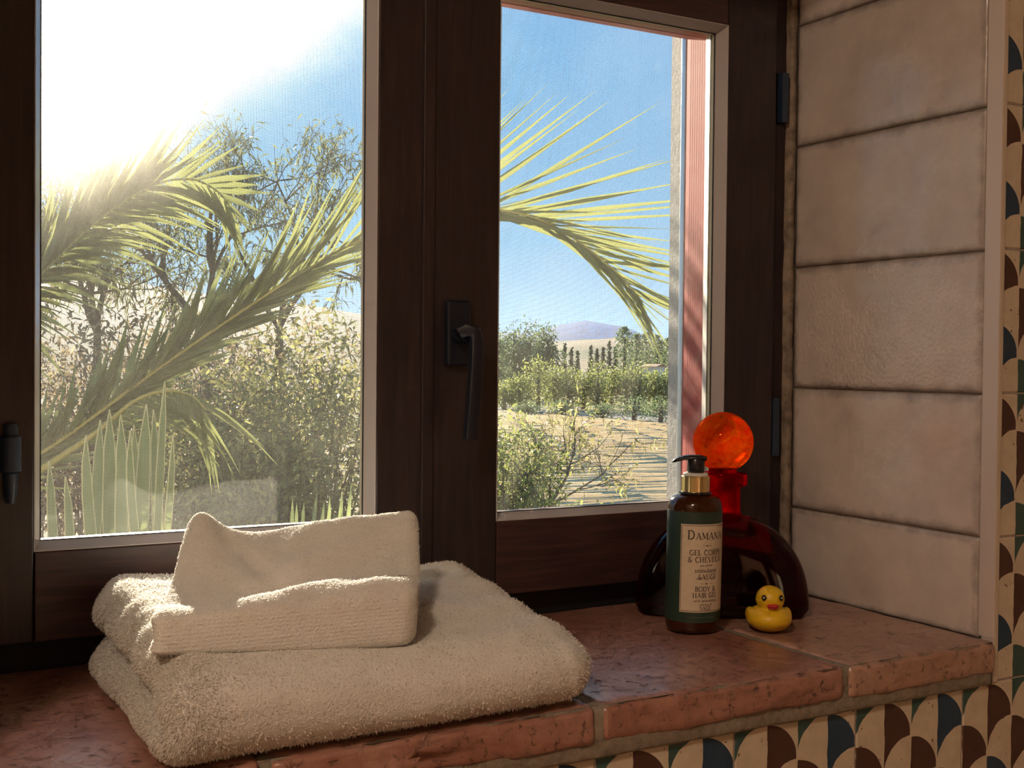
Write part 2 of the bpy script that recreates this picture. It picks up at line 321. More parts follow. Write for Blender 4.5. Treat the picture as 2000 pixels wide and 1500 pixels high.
class MB:
    def __init__(s): s.v = []; s.f = []
    def add(s, v, f):
        b = len(s.v); s.v += [tuple(map(float, p)) for p in v]; s.f += [tuple(i+b for i in q) for q in f]; return s
    def box(s, x0, x1, y0, y1, z0, z1):
        return s.add([(x0, y0, z0), (x1, y0, z0), (x1, y1, z0), (x0, y1, z0), (x0, y0, z1), (x1, y0, z1), (x1, y1, z1), (x0, y1, z1)],
                     [(0, 3, 2, 1), (4, 5, 6, 7), (0, 1, 5, 4), (1, 2, 6, 5), (2, 3, 7, 6), (3, 0, 4, 7)])
    def tube(s, pts, rad, n=8, cap=True):
        pts = [np.array(p, float) for p in pts]; rad = rad if hasattr(rad, '__len__') else [rad]*len(pts)
        a = None; V = []; F = []
        for i, p in enumerate(pts):
            d = pts[min(i+1, len(pts)-1)]-pts[max(i-1, 0)]; d /= np.linalg.norm(d)+1e-12
            if a is None: a = np.cross(d, (0, 0, 1) if abs(d[2]) < .9 else (1, 0, 0))
            a = a-d*(a@d); a /= np.linalg.norm(a)+1e-12; b = np.cross(d, a)
            V += [p+rad[i]*(math.cos(2*PI*k/n)*a+math.sin(2*PI*k/n)*b) for k in range(n)]
        for i in range(len(pts)-1):
            for k in range(n): F.append((i*n+k, i*n+(k+1) % n, (i+1)*n+(k+1) % n, (i+1)*n+k))
        if cap: F += [tuple(range(n))[::-1], tuple((len(pts)-1)*n+k for k in range(n))]
        return s.add(V, F)
    def lathe(s, prof, c, n=48, axis=None):
        V = []; F = []; c = np.array(c, float)
        for r, z in prof: V += [c+np.array((r*math.cos(2*PI*k/n), r*math.sin(2*PI*k/n), z)) for k in range(n)]
        for i in range(len(prof)-1):
            for k in range(n): F.append((i*n+k, i*n+(k+1) % n, (i+1)*n+(k+1) % n, (i+1)*n+k))
        if prof[0][0] > 1e-6: F.append(tuple(range(n))[::-1])
        if prof[-1][0] > 1e-6: F.append(tuple((len(prof)-1)*n+k for k in range(n)))
        return s.add(V, F)
    def prism(s, poly, fn, t0, t1):
        """poly of 2-D points swept between t0 and t1; fn(a,b,t)->xyz"""
        n = len(poly); V = [fn(a, b, t0) for a, b in poly]+[fn(a, b, t1) for a, b in poly]
        F = [(i, (i+1) % n, n+(i+1) % n, n+i) for i in range(n)]+[tuple(range(n))[::-1], tuple(range(n, 2*n))]
        return s.add(V, F)
    def ellipsoid(s, c, r, nu=24, nv=14, R=None):
        V = []; F = []; c = np.array(c, float)
        for j in range(nv+1):
            th = PI*j/nv
            for i in range(nu):
                p = np.array((r[0]*math.sin(th)*math.cos(2*PI*i/nu), r[1]*math.sin(th)*math.sin(2*PI*i/nu), r[2]*math.cos(th)))
                V.append(c+(R@p if R is not None else p))
        for j in range(nv):
            for i in range(nu): F.append((j*nu+i, (j+1)*nu+i, (j+1)*nu+(i+1) % nu, j*nu+(i+1) % nu))
        return s.add(V, F)
    def mesh(s, name='mesh', fix=True, bev=0, seg=2):
        me = bpy.data.meshes.new(name); me.from_pydata(s.v, [], s.f)
        if fix or bev:
            bm = bmesh.new(); bm.from_mesh(me); bmesh.ops.remove_doubles(bm, verts=bm.verts, dist=1e-6)
            bmesh.ops.recalc_face_normals(bm, faces=bm.faces)
            if bev: bmesh.ops.bevel(bm, geom=[e for e in bm.edges if e.is_manifold and e.calc_face_angle(0) > .5], offset=bev, segments=seg, affect='EDGES', profile=.5, clamp_overlap=True)
            bm.to_mesh(me); bm.free()
        return me
    def build(s, name, mat, parent=None, smooth=False, bev=0, seg=2, org=None, auto=None):
        me = s.mesh(name, True, bev, seg); o = link_mesh(name, me, mat, parent, org, smooth)
        if auto:
            me.polygons.foreach_set('use_smooth', [True]*len(me.polygons)); me.set_sharp_from_angle(angle=math.radians(auto))
        return o
def fastmesh(name, V, F):
    """V (n,3), F (m,k) arrays"""
    me = bpy.data.meshes.new(name); V = np.asarray(V, np.float32); F = np.asarray(F, np.int32); m, k = F.shape
    me.vertices.add(len(V)); me.vertices.foreach_set('co', V.ravel()); me.loops.add(m*k); me.loops.foreach_set('vertex_index', F.ravel())
    me.polygons.add(m); me.polygons.foreach_set('loop_start', np.arange(0, m*k, k, dtype=np.int32)); me.polygons.foreach_set('loop_total', np.full(m, k, np.int32))
    me.update(calc_edges=True); return me
def leaves(P, D, L, Wd, droop=.0, rng=RNG):
    """rhombic blades from base points P along D"""
    n = len(P); P = np.asarray(P, float); D = np.asarray(D, float); D = D/np.linalg.norm(D, axis=1, keepdims=True)
    s = rng.normal(size=(n, 3)); s -= D*(s*D).sum(1, keepdims=True); s /= np.linalg.norm(s, axis=1, keepdims=True)
    L = L*rng.uniform(.6, 1.25, (n, 1)); w = Wd*rng.uniform(.7, 1.2, (n, 1))/2
    mid = P+D*L*.45; tip = P+D*L+np.array([[0, 0, -1]])*L*droop
    V = np.stack([P, mid-s*w, tip, mid+s*w], 1).reshape(-1, 3); F = np.arange(4*n).reshape(-1, 4)
    return V, F
def rounded_grid_box(half, r, nx, ny, nz):
    """points and quads of a densely gridded rounded box centred on 0"""
    hx, hy, hz = half
    def line(h, n):                       # finer near the edges
        a = np.linspace(-1, 1, n+1); return h*np.sin(a*PI/2)*.45+h*a*.55
    X, Y, Z = line(hx, nx), line(hy, ny), line(hz, nz); idx = {}; V = []; F = []
    def vid(i, j, k):
        if (i, j, k) not in idx: idx[(i, j, k)] = len(V); V.append((X[i], Y[j], Z[k]))
        return idx[(i, j, k)]
    for i in range(nx):
        for j in range(ny):
            F.append((vid(i, j, nz), vid(i+1, j, nz), vid(i+1, j+1, nz), vid(i, j+1, nz))); F.append((vid(i, j, 0), vid(i, j+1, 0), vid(i+1, j+1, 0), vid(i+1, j, 0)))
    for i in range(nx):
        for k in range(nz):
            F.append((vid(i, 0, k), vid(i+1, 0, k), vid(i+1, 0, k+1), vid(i, 0, k+1))); F.append((vid(i, ny, k), vid(i, ny, k+1), vid(i+1, ny, k+1), vid(i+1, ny, k)))
    for j in range(ny):
        for k in range(nz):
            F.append((vid(0, j, k), vid(0, j, k+1), vid(0, j+1, k+1), vid(0, j+1, k))); F.append((vid(nx, j, k), vid(nx, j+1, k), vid(nx, j+1, k+1), vid(nx, j, k+1)))
    V = np.array(V); inner = np.array([max(h-q, 0) for h, q in zip(half, r)]); q = np.clip(V, -inner, inner); d = V-q
    rr = np.array(r); n = d/rr; ln = np.linalg.norm(n, axis=1, keepdims=True); mx = np.abs(n).max(1, keepdims=True)
    n = np.where(ln > 1e-9, n*(mx/np.maximum(ln, 1e-9)), n)
    return q+n*rr, np.array(F)
from mathutils import noise as mnoise
def nz(p, s, seed=0): return mnoise.noise(Vector((p[0]*s+seed, p[1]*s+seed*.7, p[2]*s-seed*.3)))

# ================================================================== SETTING: room shell
XR = 1.05; WY = -.304                      # tiled reveal plane, room wall plane
def struct(name, mb, mat, **k): return tag(mb.build(name, mat, **k), kind='structure')
struct('floor', MB().box(-1.4, 2.0, -2.7, .10, -1.1, -1.0), 'floor_tile')
struct('ceiling', MB().box(-1.4, 2.0, -2.7, -.31, 1.5, 1.6), 'ceiling_paint')
struct('wall_left', MB().box(-1.4, -1.3, -2.7, -.31, -1.0, 1.5), 'plaster')
struct('wall_back', MB().box(-1.3, 1.9, -2.7, -2.6, -1.0, 1.5), 'plaster')
struct('wall_side', MB().box(1.9, 2.0, -2.7, -.31, -1.0, 1.5), 'plaster')
wf = MB(); yb = .213; yf = WY+.008
wf.box(-1.4, .03, yf, yb, -1.0, 1.6).box(XR+.009, 2.0, yf, yb, -1.0, 1.6).box(.03, XR+.009, yf, yb, .86, 1.6).box(.03, XR+.009, yf, yb, -1.0, -.048)
wf.box(.03, XR+.009, .136, yb, -.048, -.02).box(.03, XR+.009, .136, yb, .80, .86)
wf.prism([(1.0, .136), (XR+.009, .136), (XR+.009, yb), (1.018, yb)], lambda a, b, t_: (a, b, t_), -.02, .80)
wf.prism([(.03, .136), (.098, .136), (.080, yb), (.03, yb)], lambda a, b, t_: (a, b, t_), -.02, .80)
wall_front = struct('wall_front', wf, 'stucco')

# ---- patterned tiles on the room side of the front wall (each one a part of wall_front)
TX0, TZ0, TP = 1.0068, -.0453, .15
def tile_mesh(x0, x1, z0, z1):
    g = .0009; return MB().box(x0+g, x1-g, WY, yf+.001, z0+g, z1-g).mesh('scallop_tile', bev=.0012, seg=1)
for i in range(-6, 6):
    for j in range(-3, 7):
        x0, z0 = TX0+i*TP, TZ0+j*TP; x1, z1 = x0+TP, z0+TP
        if j >= 0:
            if x1 < XR: continue
            if x0 < XR+.0067: x0 = XR+.0067
        o = link_mesh('tile', tile_mesh(x0, x1, z0, z1), 'scallop_tile', wall_front)
wfg = MB().box(-.1, 1.9, WY+.0012, yf+.001, -.50, TZ0).box(XR+.006, 1.9, WY+.0012, yf+.001, TZ0, 1.1).build('grout', 'grout', wall_front)

# ---- glazed tiles of the window reveal
wr = struct('wall_right', MB().box(XR+.004, XR+.0095, -.29, .002, -.02, .86), 'grout')
for j in range(-1, 6):
    z0 = .1032+j*.15; z1 = z0+.15; z0 = max(z0, -.004); z1 = min(z1, .86)
    g = .0011; nx, nq = 60, 34; V = []; F = []; UV = []
    for a in range(nq+1):
        for b in range(nx+1):
            u, v = b/nx, a/nq; y = -.0015-u*.2835; z = z0+g+v*(z1-z0-2*g)
            e = min(u*.284, (1-u)*.284, v*.15, (1-v)*.15); x = XR+.0010*max(0, 1-e/.0020)**2+.0009*nz((0, y, z), 16, j*3.1)
            V.append((x, y, z)); UV.append((u, v))
    for a in range(nq):
        for b in range(nx): k = a*(nx+1)+b; F.append((k, k+1, k+nx+2, k+nx+1))
    nV = len(V); rim = [b for b in range(nx+1)]+[a*(nx+1)+nx for a in range(1, nq+1)]+[nq*(nx+1)+b for b in range(nx-1, -1, -1)]+[a*(nx+1) for a in range(nq-1, 0, -1)]
    for k in rim: V.append((XR+.007, V[k][1], V[k][2])); UV.append(UV[k])
    m_ = len(rim)
    for k in range(m_): F.append((rim[k], nV+k, nV+(k+1) % m_, rim[(k+1) % m_]))
    me = bpy.data.meshes.new('tile'); me.from_pydata(V, [], F); ul = me.uv_layers.new(name='UVMap')
    for lp in me.loops: ul.data[lp.index].uv = UV[lp.vertex_index]
    bm = bmesh.new(); bm.from_mesh(me); bmesh.ops.recalc_face_normals(bm, faces=bm.faces); bm.to_mesh(me); bm.free()
    if sum(p.normal.x*p.area for p in me.polygons if abs(p.normal.x) > .9) > 0: me.flip_normals()
    link_mesh('tile', me, 'embossed_tile' if j == 1 else 'glazed_tile', wr, smooth=True)
# ---- angle profile on the corner
tr1 = struct('trim_1', MB().box(XR-.0006, XR+.002, WY-.0016, -.2865, 0.0, .86).box(XR, XR+.004, WY-.0016, -.29, -.0453, 0.0), 'edge_trim', bev=.0005)
MB().box(XR+.0008, XR+.0068, WY-.0018, WY+.004, TZ0, .86).build('face_flange', 'trim_face', tr1, bev=.0005)
# ---- caulk line along the window frame
V = []; F = []; n = 90
for k in range(n+1):
    z = -.002+.862*k/n; a = .0040+.0022*nz((0, 0, z), 40, 2); b = .006+.002*nz((0, 0, z), 55, 9)
    V += [(XR-.003-a*.7, .0125, z), (XR-.002-a*.5, .009-b*.4, z), (XR+.001, .006-b, z), (XR+.003, .0125, z)]
for k in range(n):
    for q in range(3): F.append((k*4+q, k*4+q+1, k*4+q+5, k*4+q+4))
tag(MB().add(V, F).build('trim_2', 'caulk', smooth=True), kind='structure')

# ---- window sill of terracotta slabs on mortar
sill = empty('window_sill', (.55, -.15, -.047), 'worn terracotta slab window sill carrying the towels and bottles', 'sill', kind='structure')
JX = [-.30, -.01, .270, .555, .8345, 1.0492]
def slab(x0, x1, seed):
    g = .0035; n1, n2, n3 = max(10, int((x1-x0)/.007)), 44, 8
    V, F = rounded_grid_box(((x1-x0)/2-g, .168, .0185), (.004, .006, .006), n1, n2, n3)
    V = V+np.array(((x0+x1)/2, -.1455, -.0185)); out = []
    for p in V:
        d = np.array((0., 0., 0.)); front = max(0, 1-(p[1]+.3135)/.02); top = p[2] > -.003
        if top: d[2] += .0011*nz(p, 18, seed)-.0010*max(0, nz(p, 90, seed+3))+.0006*nz(p, 45, seed+5)-.0022*front*max(0, nz(p, 70, seed+6)+.2)-.0012*front*front
        ends = max(0, 1-min(p[0]-x0-g, x1-g-p[0])/.01)
        if front > 0: d[1] += front*(.0022*nz(p, 35, seed+1)+.0016*nz(p, 110, seed+2)); 
        if ends > 0 and p[1] > -.30: d[2] -= .0006*ends
        if p[1] < -.30: d[0] += ends*(-1 if p[0] > (x0+x1)/2 else 1)*.0014*(.5+nz(p, 60, seed+8)); d[2] += (p[2] < -.02)*(.0035*nz(p, 16, seed+4)+.004)
        out.append(p+d)
    return fastmesh('slab', np.array(out), F)
for k in range(5): link_mesh('tile', slab(JX[k], JX[k+1], 3.7*k+1), 'terracotta' if k < 4 else 'terracotta_pale', sill, smooth=True)
V, F = rounded_grid_box((.72, .163, .0225), (.003, .004, .004), 150, 20, 8); V = V+np.array((.325, -.1455, -.0247)); out = []
for p in V:
    q = p.copy()
    if p[2] > -.012: q[2] = -.0020
    if p[1] < -.29: q[1] += -.0018+.0016*nz(p, 45, 4)+.0010*nz(p, 160, 5)
    q[0] = min(q[0], XR-.001); out.append(q)
link_mesh('mortar', fastmesh('mortar', np.array(out), F), 'mortar', sill, smooth=True)

# ---- window: fixed frame and two casements
ZT = .80
fr_ = MB()
fr_.box(1.005, XR+.006, .012, .0495, .0, .86).box(.035, .095, .012, .0495, .0, .86).box(.095, 1.005, .012, .0495, .765, .86)
frame = struct('trim_3', fr_, 'wood_upright', bev=.002)
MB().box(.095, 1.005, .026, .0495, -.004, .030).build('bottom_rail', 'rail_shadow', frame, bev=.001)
YO = .134                                   # outer boards splay outwards from y .05 to YO
def board(pts): MB().prism(pts[0], pts[1], *pts[2]).build('outer_board', 'red_paint', frame, bev=.001)
board(([(.951, .050), (XR, .050), (XR, YO), (.9816, YO)], lambda a, b, t_: (a, b, t_), (-.02, .80)))
board(([(.035, .050), (.148, .050), (.118, YO), (.035, YO)], lambda a, b, t_: (a, b, t_), (-.02, .80)))
board(([(.050, .685), (.050, .86), (YO, .86), (YO, .7085)], lambda a, b, t_: (t_, a, b), (.100, .9990)))
board(([(.050, -.02), (.050, .098), (YO, .080), (YO, -.02)], lambda a, b, t_: (t_, a, b), (.100, .9990)))
BV, BD = .0075, .0160                       # glazing bead: width, depth
def sweep(kind, prof, a0, a1, lo, hi, inner):
    """stile ('v') or rail ('h') between lo..hi; profile runs towards the glass ('+' or '-')"""
    sg = 1 if inner == '+' else -1; base = lo if inner == '+' else hi
    if kind == 'v': return MB().prism(prof, lambda a, b, t_: (base+sg*a, b, t_), a0, a1)
    return MB().prism(prof, lambda a, b, t_: (t_, b, base+sg*a), a0, a1)
def sash(name, x0, xl, xr_, x1, zb0, zb1, zt0, zt1, label):
    """x0|stile|xl glass xr_|stile|x1 ; bottom rail zb0..zb1, top rail zt0..zt1"""
    w_ = empty(name, ((x0+x1)/2, 0, zb0), label, 'window', kind='structure')
    parts = [('v', zb0, zt1, x0, xl, '+'), ('v', zb0, zt1, xr_, x1, '-'), ('h', xl+.0008, xr_-.0008, zb0, zb1, '+'), ('h', xl+.0008, xr_-.0008, zt0, zt1, '-')]
    for kd, a0, a1, lo, hi, inn in parts:
        w = hi-lo; v_ = kd == 'v'
        o = sweep(kd, [(0, 0), (w, 0), (w, .0175), (0, .0175)], a0, a1, lo, hi, inn).build('stile' if v_ else 'rail', 'wood_upright' if v_ else 'wood_level', w_, bev=.0012)
        b0, b1 = (zb1, zt0) if v_ else (xl+.0004, xr_-.0004)
        sweep(kd, [(w+.0001, .0004), (w+.0012, .0004), (w+BV, BD), (w+BV, .0175), (w+.0001, .0175)], b0, b1, lo, hi, inn).build('glazing_bead', 'bead_sky_lit', o, bev=.0003, seg=1)
        e_ = .002 if not v_ else 0
        sweep(kd, [(0, .0270), (w+BV-.0005, .0270), (w+BV-.0085, .045), (0, .045)] if v_ else [(0, .0270), (w+BV-.0015, .0270), (w+BV-.0015, .045), (0, .045)], a0+e_, a1-e_, lo, hi, inn).build('outer_stile' if v_ else 'outer_rail', 'pale_gasket' if v_ else 'outer_wood', w_, bev=.0005)
    # gasket: cream spacer and black lip running round the pane
    for nm, mt, a, b, e in (('gasket', 'gasket', .0182, .0232, .0005), ('gasket_lip', 'black_rubber', .0168, .0182, .0010)):
        X0, X1, Z0, Z1 = xl+BV, xr_-BV, zb1+BV, zt0-BV; q = .006
        m = MB(); m.box(X0-q, X0+e, a, b, Z0-q, Z1+q).box(X1-e, X1+q, a, b, Z0-q, Z1+q).box(X0+e, X1-e, a, b, Z0-q, Z0+e).box(X0+e, X1-e, a, b, Z1-e, Z1+q); m.build(nm, mt, w_)
    MB().box(xl+BV-.005, xr_-BV+.005, .0236, .0262, zb1+BV-.005, zt0-BV+.005).build('pane', 'pane_glass', w_)
    return w_
w1 = sash('window_1', .080, .1583, .4873, .5425, .0290, .1095, .690, .775, 'dark wood casement behind the folded towels')
w2 = sash('window_2', .5435, .6282, .9424, 1.018, .0290, .1093, .690, .775, 'dark wood casement with the black lever handle')
MB().box(.5365, .5500, -.0035, .004, .0295, .7745).build('meeting_strip', 'wood_upright', w2, bev=.0015)
# handle (rosette + lever) on window_2

def hp(px, py, y): # point on a vertical plane in front of the stile
    d = (px-1000)/FPX*RT-(py-750)/FPX*UP+_fw; return CAM+d*((y-CAM[1])/d[1])
zr = (.268, .345); hx = .575
hdl = empty('handle', (hx, -.002, .30), parent=w2)
MB().box(.5625, .5905, -.011, .0, .2775, .3465).build('rosette', 'handle_metal', hdl, bev=.003, seg=3)
MB().tube([(.5745, -.010, .309), (.5745, -.034, .309)], .0080, 16).build('neck', 'handle_metal', hdl, smooth=False, auto=40)
prof_pts = [tuple(hp(px_, py_, yy)) for px_, py_, yy in ((893, 652, -.030), (908, 645, -.036), (925, 648, -.040), (931, 668, -.042), (929, 720, -.043), (924, 790, -.044), (919, 858, -.045))]
V = []; F = []
for i, p in enumerate(prof_pts):
    tx = np.array(prof_pts[min(i+1, 6)])-np.array(prof_pts[max(i-1, 0)]); tx /= np.linalg.norm(tx); s_ = np.cross(tx, (0, 1, 0)); s_ /= np.linalg.norm(s_)
    hw = (.0060, .0068, .0072, .0072, .0070, .0070, .0074)[i]; th = .0055; ps = []
    for a in range(12):
        an = 2*PI*a/12; ca, sa = math.cos(an), math.sin(an); ps.append(np.array(p)+s_*hw*math.copysign(abs(ca)**.45, ca)+np.array((0, 1, 0))*th*math.copysign(abs(sa)**.45, sa))
    V += ps
for i in range(6):
    for a in range(12): F.append((i*12+a, i*12+(a+1) % 12, (i+1)*12+(a+1) % 12, (i+1)*12+a))
F += [tuple(range(12))[::-1], tuple(range(72, 84))]
MB().add(V, F).build('lever', 'handle_metal', hdl, auto=35)
# hinges
def hinge(parent, x, z0, z1, y, r, barrel):
    h = MB().box(x-.0055, x+.0055, y-.001, y+.014, z0, z1).build('hinge', 'hinge_metal', parent, bev=.001)
    if barrel:
        zz = [z0-.010, z0+.002, z0+.016, z0+.018, z0+.048, z0+.050, z1-.004, z1]
        rr = [r*.55, r*.8, r*.8, r*1.25, r*1.25, r*.85, r*.85, r*.6]
        pr = MB().lathe([(a, b) for a, b in zip(rr, zz)], (x, y-.004, 0), 20).build('hinge_barrel', 'hinge_metal', h, auto=50)
hinge(frame, 1.0345, .583, .645, .002, .006, False); hinge(frame, 1.0265, .168, .240, .002, .006, False)
hinge(w1, .1385, .165, .2245, -.002, .0072, True)
# insect screen in aluminium guides beyond the casements
sc_ = empty('insect_screen', (.53, .143, .0), 'fine grey insect screen in metal guides outside the window', 'screen')
MB().box(.9830, .9990, .1362, .1460, .0, .795).build('guide', 'aluminium', sc_, bev=.001); MB().box(.099, .118, .1362, .1500, .0, .795).build('guide', 'aluminium', sc_, bev=.001)
MB().box(.118, .9805, .1362, .1500, .0, .020).build('bottom_bar', 'aluminium', sc_, bev=.001)
wm = []; wfc = []; rw = .00012; pitch = .00140; yS = .143
def wire(p0, p1, ax):
    b = len(wm)
    for p in (p0, p1):
        for k in range(6):
            c, s_ = rw*math.cos(PI*k/3), rw*math.sin(PI*k/3); wm.append((p[0]+(c if ax else 0), p[1]+s_, p[2]+(0 if ax else c)))
    for k in range(6): wfc.append((b+k, b+(k+1) % 6, b+6+(k+1) % 6, b+6+k))
x = .119
while x < .980: wire((x, yS, .02), (x, yS, .795), True); x += pitch
z = .0205
while z < .795: wire((.118, yS+.0002, z), (.9805, yS+.0002, z), False); z += pitch
tag(link_mesh('netting', fastmesh('netting', wm, wfc), 'screen_wire', sc_, smooth=True), kind='stuff')

# ---- warm fill lamp added on the ceiling, unseen behind the camera
lp = empty('fill_lamp', (-.75, -1.45, 1.5), 'unseen round opal lamp added as warm fill for the bathroom', 'lamp')
MB().lathe([(.13, -.03), (.135, 0)], (-.75, -1.45, 1.5), 40).build('base', 'lamp_metal', lp, auto=40)
t = T('fill_opal'); em = t.n('ShaderNodeEmission'); em.inputs[0].default_value = (1, .76, .56, 1); em.inputs[1].default_value = FILL_W; t.done(em.outputs[0])
MB().lathe([(.125, -.03), (.12, -.055), (.09, -.085), (.045, -.10), (0.0, -.104)], (-.75, -1.45, 1.5), 40).build('opal_shade', 'fill_opal', lp, smooth=True)
dr = empty('door_1', (-.1, -2.6, -1.0), kind='structure')
MB().box(-.5, .3, -2.6, -2.565, -1.0, 1.02).build('door_leaf', 'door_wood', dr, bev=.003)
for a, b, c, d in ((-.42, .22, -.9, -.1), (-.42, .22, .0, .92)): MB().box(a, b, -2.570, -2.555, c, d).build('door_panel', 'door_wood', dr, bev=.006)
MB().tube([(.23, -2.565, -.05), (.23, -2.52, -.05), (.13, -2.515, -.05)], .009, 10).build('door_handle', 'aluminium', dr, smooth=True)

# ================================================================== TOWELS
def sstep(a, b, x): x = np.clip((x-a)/(b-a), 0, 1); return x*x*(3-2*x)
def pile(parent, me, n, length, width, mat='pile', weight=None, seed=3):
    """short terry loops standing on a mesh"""
    rng = np.random.default_rng(seed); me.calc_loop_triangles(); m = len(me.loop_triangles)
    tv = np.empty(m*3, np.int32); me.loop_triangles.foreach_get('vertices', tv); tv = tv.reshape(-1, 3)
    co = np.empty(len(me.vertices)*3, np.float32); me.vertices.foreach_get('co', co); co = co.reshape(-1, 3)
    A, B, C_ = co[tv[:, 0]], co[tv[:, 1]], co[tv[:, 2]]; nr = np.cross(B-A, C_-A); ar = np.linalg.norm(nr, axis=1)
    w = ar*(weight((A+B+C_)/3, nr/np.maximum(ar, 1e-12)[:, None]) if weight else 1); pick = rng.choice(m, n, p=w/w.sum())
    u, v = rng.random(n), rng.random(n); k = u+v > 1; u[k], v[k] = 1-u[k], 1-v[k]
    P = A[pick]+(B-A)[pick]*u[:, None]+(C_-A)[pick]*v[:, None]; D = nr[pick]/ar[pick][:, None]+rng.normal(size=(n, 3))*.55
    V, F = leaves(P-D*.0006, D, length, width, .12, rng); V = V+np.array(ORG[parent.name])
    return tag(link_mesh('terry_pile', fastmesh('terry_pile', V, F), mat, parent), kind='stuff')
# --- big bath towel folded into a thick block
hx, hy, hz = .182, .151, .044
V, F = rounded_grid_box((hx, hy, hz), (.020, .036, .040), 92, 78, 34); out = []
for p in V:
    u, v, w = p[0]/hx, p[1]/hy, (p[2]+hz)/(2*hz); x, y = p[0], p[1]; q = p.copy()
    H = .0735+.0165*float(sstep(-.15, .10, y))-.0125*float(sstep(-.18, .04, x))-.004*float(sstep(-.05, -.15, y))
    H += .0022*nz((x, y, 0), 14, 1)+.0014*nz((x, y*2, 0), 30, 2); ridge = .0030*math.sin((y*1.0-x*.10)*95+2.0*nz((x, y, 0), 8, 4))*float(sstep(.02, .16, x)); H += ridge
    z = w*H
    lf = float(sstep(-.55, -1.0, u))                       # open left end: two thick layers
    fk = float(sstep(-.98, -.70, v)); lf *= .25+.75*fk
    groove = math.exp(-((w-.44)/.13)**2)*fk; q[0] += lf*(.016*groove-.006*float(sstep(.40, .05, w))-.002*nz((0, y, z), 35, 7)*3)
    q[0] += lf*float(sstep(.5, 1.0, w))*.010*(.4+nz((0, y, 1), 22, 3))
    q[0] += (v < 0)*(-.004)*v*v*(u < 0)
    rt_ = float(sstep(.3, 1, u)); q[0] -= float(sstep(.5, 1, u))*(.022*max(0, (w-.45)/.55)**2+.008*max(0, (.4-w)/.4)**2); q[0] -= float(sstep(.6, 1, u))*.018*max(0, (-v-.7)/.3)**2; q[0] += rt_*(.004*nz((y, z, 0), 26, 8)); q[0] += rt_*.020*float(sstep(-.6, 1, v))   # far end fans out
    q[1] += float(sstep(.0, -1, v))*(.0035*nz((x, z, 0), 12, 5)+.006*u-.004)
    q[2] = z; out.append(q)
V = np.array(out)
big = link_mesh('bath_towel', fastmesh('bath_towel', V+np.array((.3805, -.170, .0012)), F), 'terry', org=(.38, -.17, .001), smooth=True)
tag(big, 'large white terry towel folded thick, lying on the sill', 'towel')
def wl(c, n): return .30+2.6*sstep(-.13, -.175, c[:, 0])+.35*(n[:, 2] > .5)*sstep(-.02, -.15, c[:, 0])
pile(big, big.data, 110000, .0030, .0010, weight=wl)
# --- smaller towel on top: wedge, higher at the back
hx, hy, hz = .1015, .0800, .03
V, F = rounded_grid_box((hx, hy, hz), (.012, .014, .012), 84, 66, 24); out = []
for p in V:
    u, v, w = p[0]/hx, p[1]/hy, (p[2]+hz)/(2*hz); x, y = p[0], p[1]; q = p.copy()
    b = float(sstep(-1, 1, v))
    zt = .0265+.0440*float(sstep(-.50, 1.15, v))**1.15*1.06+.0060*math.exp(-((v+.70)/.24)**2)*(.50+.50*float(sstep(-.9, .1, u))+.55*float(sstep(.0, .7, u)))+.0026*nz((x, y, 0), 11, 9)
    zt += .0125*math.exp(-((u+.86)/.16)**2)*float(sstep(.1, .95, v))-.0085*math.exp(-((u+.35)/.38)**2)*float(sstep(.0, 1, v))    # raised corner, sagging hem
    zt += .0040*math.exp(-((u-.95)/.3)**2)*float(sstep(.4, 1, v))
    zt -= .0060*math.exp(-((v+.25-.25*u)/.30)**2)*math.exp(-((u+.45)/.55)**2)                # soft hollow across the top
    zt += .0060*math.exp(-((v+.52-.30*(u-.2))/.15)**2)*math.exp(-((u-.35)/.5)**2)            # folds that catch the sun
    zt += .0045*math.exp(-((v+.05-.55*(u+.4))/.12)**2)*math.exp(-((u-.0)/.6)**2)
    zt -= .0038*math.exp(-((v-(.75-1.5*(u+.70)))/.16)**2)*float(sstep(-.85, -.6, u))*float(sstep(.15, -.15, u))
    zt += .0016*nz((x, y, 0), 22, 3)+.0010*nz((x, y, 0), 60, 4)
    zb = (.0735+.0165*float(sstep(-.15, .10, y-.038))-.0125*float(sstep(-.18, .04, x-.05))-.004*float(sstep(-.05, -.15, y-.038)))-.0745
    z = zb+w*(zt-zb)
    lf = float(sstep(-.7, -1, u)); q[0] += lf*(-.004*math.exp(-((w-.12)/.16)**2)+.006*math.exp(-((w-.5)/.18)**2)*float(sstep(-.8, .4, v)))
    q[0] += .026*v+.004*u*(w-.5)
    q[1] += .006*u*(v < -.2)-.003*float(sstep(.3, 1, w))*(v < -.5)*(-1)
    q[2] = z; out.append(q)
V = np.array(out); a = math.radians(-6); Rz = np.array([[math.cos(a), -math.sin(a), 0], [math.sin(a), math.cos(a), 0], [0, 0, 1]])
small = link_mesh('hand_towel', fastmesh('hand_towel', V@Rz.T+np.array((.3310, -.2100, .0752)), F), 'terry_fine', org=(.316, -.187, .075), smooth=True)
tag(small, 'smaller white towel folded flat on top of the thick towel', 'towel')
pile(small, small.data, 42000, .0017, .0008, weight=lambda c, n: .12+.9*(n[:, 2] > .35), seed=5)

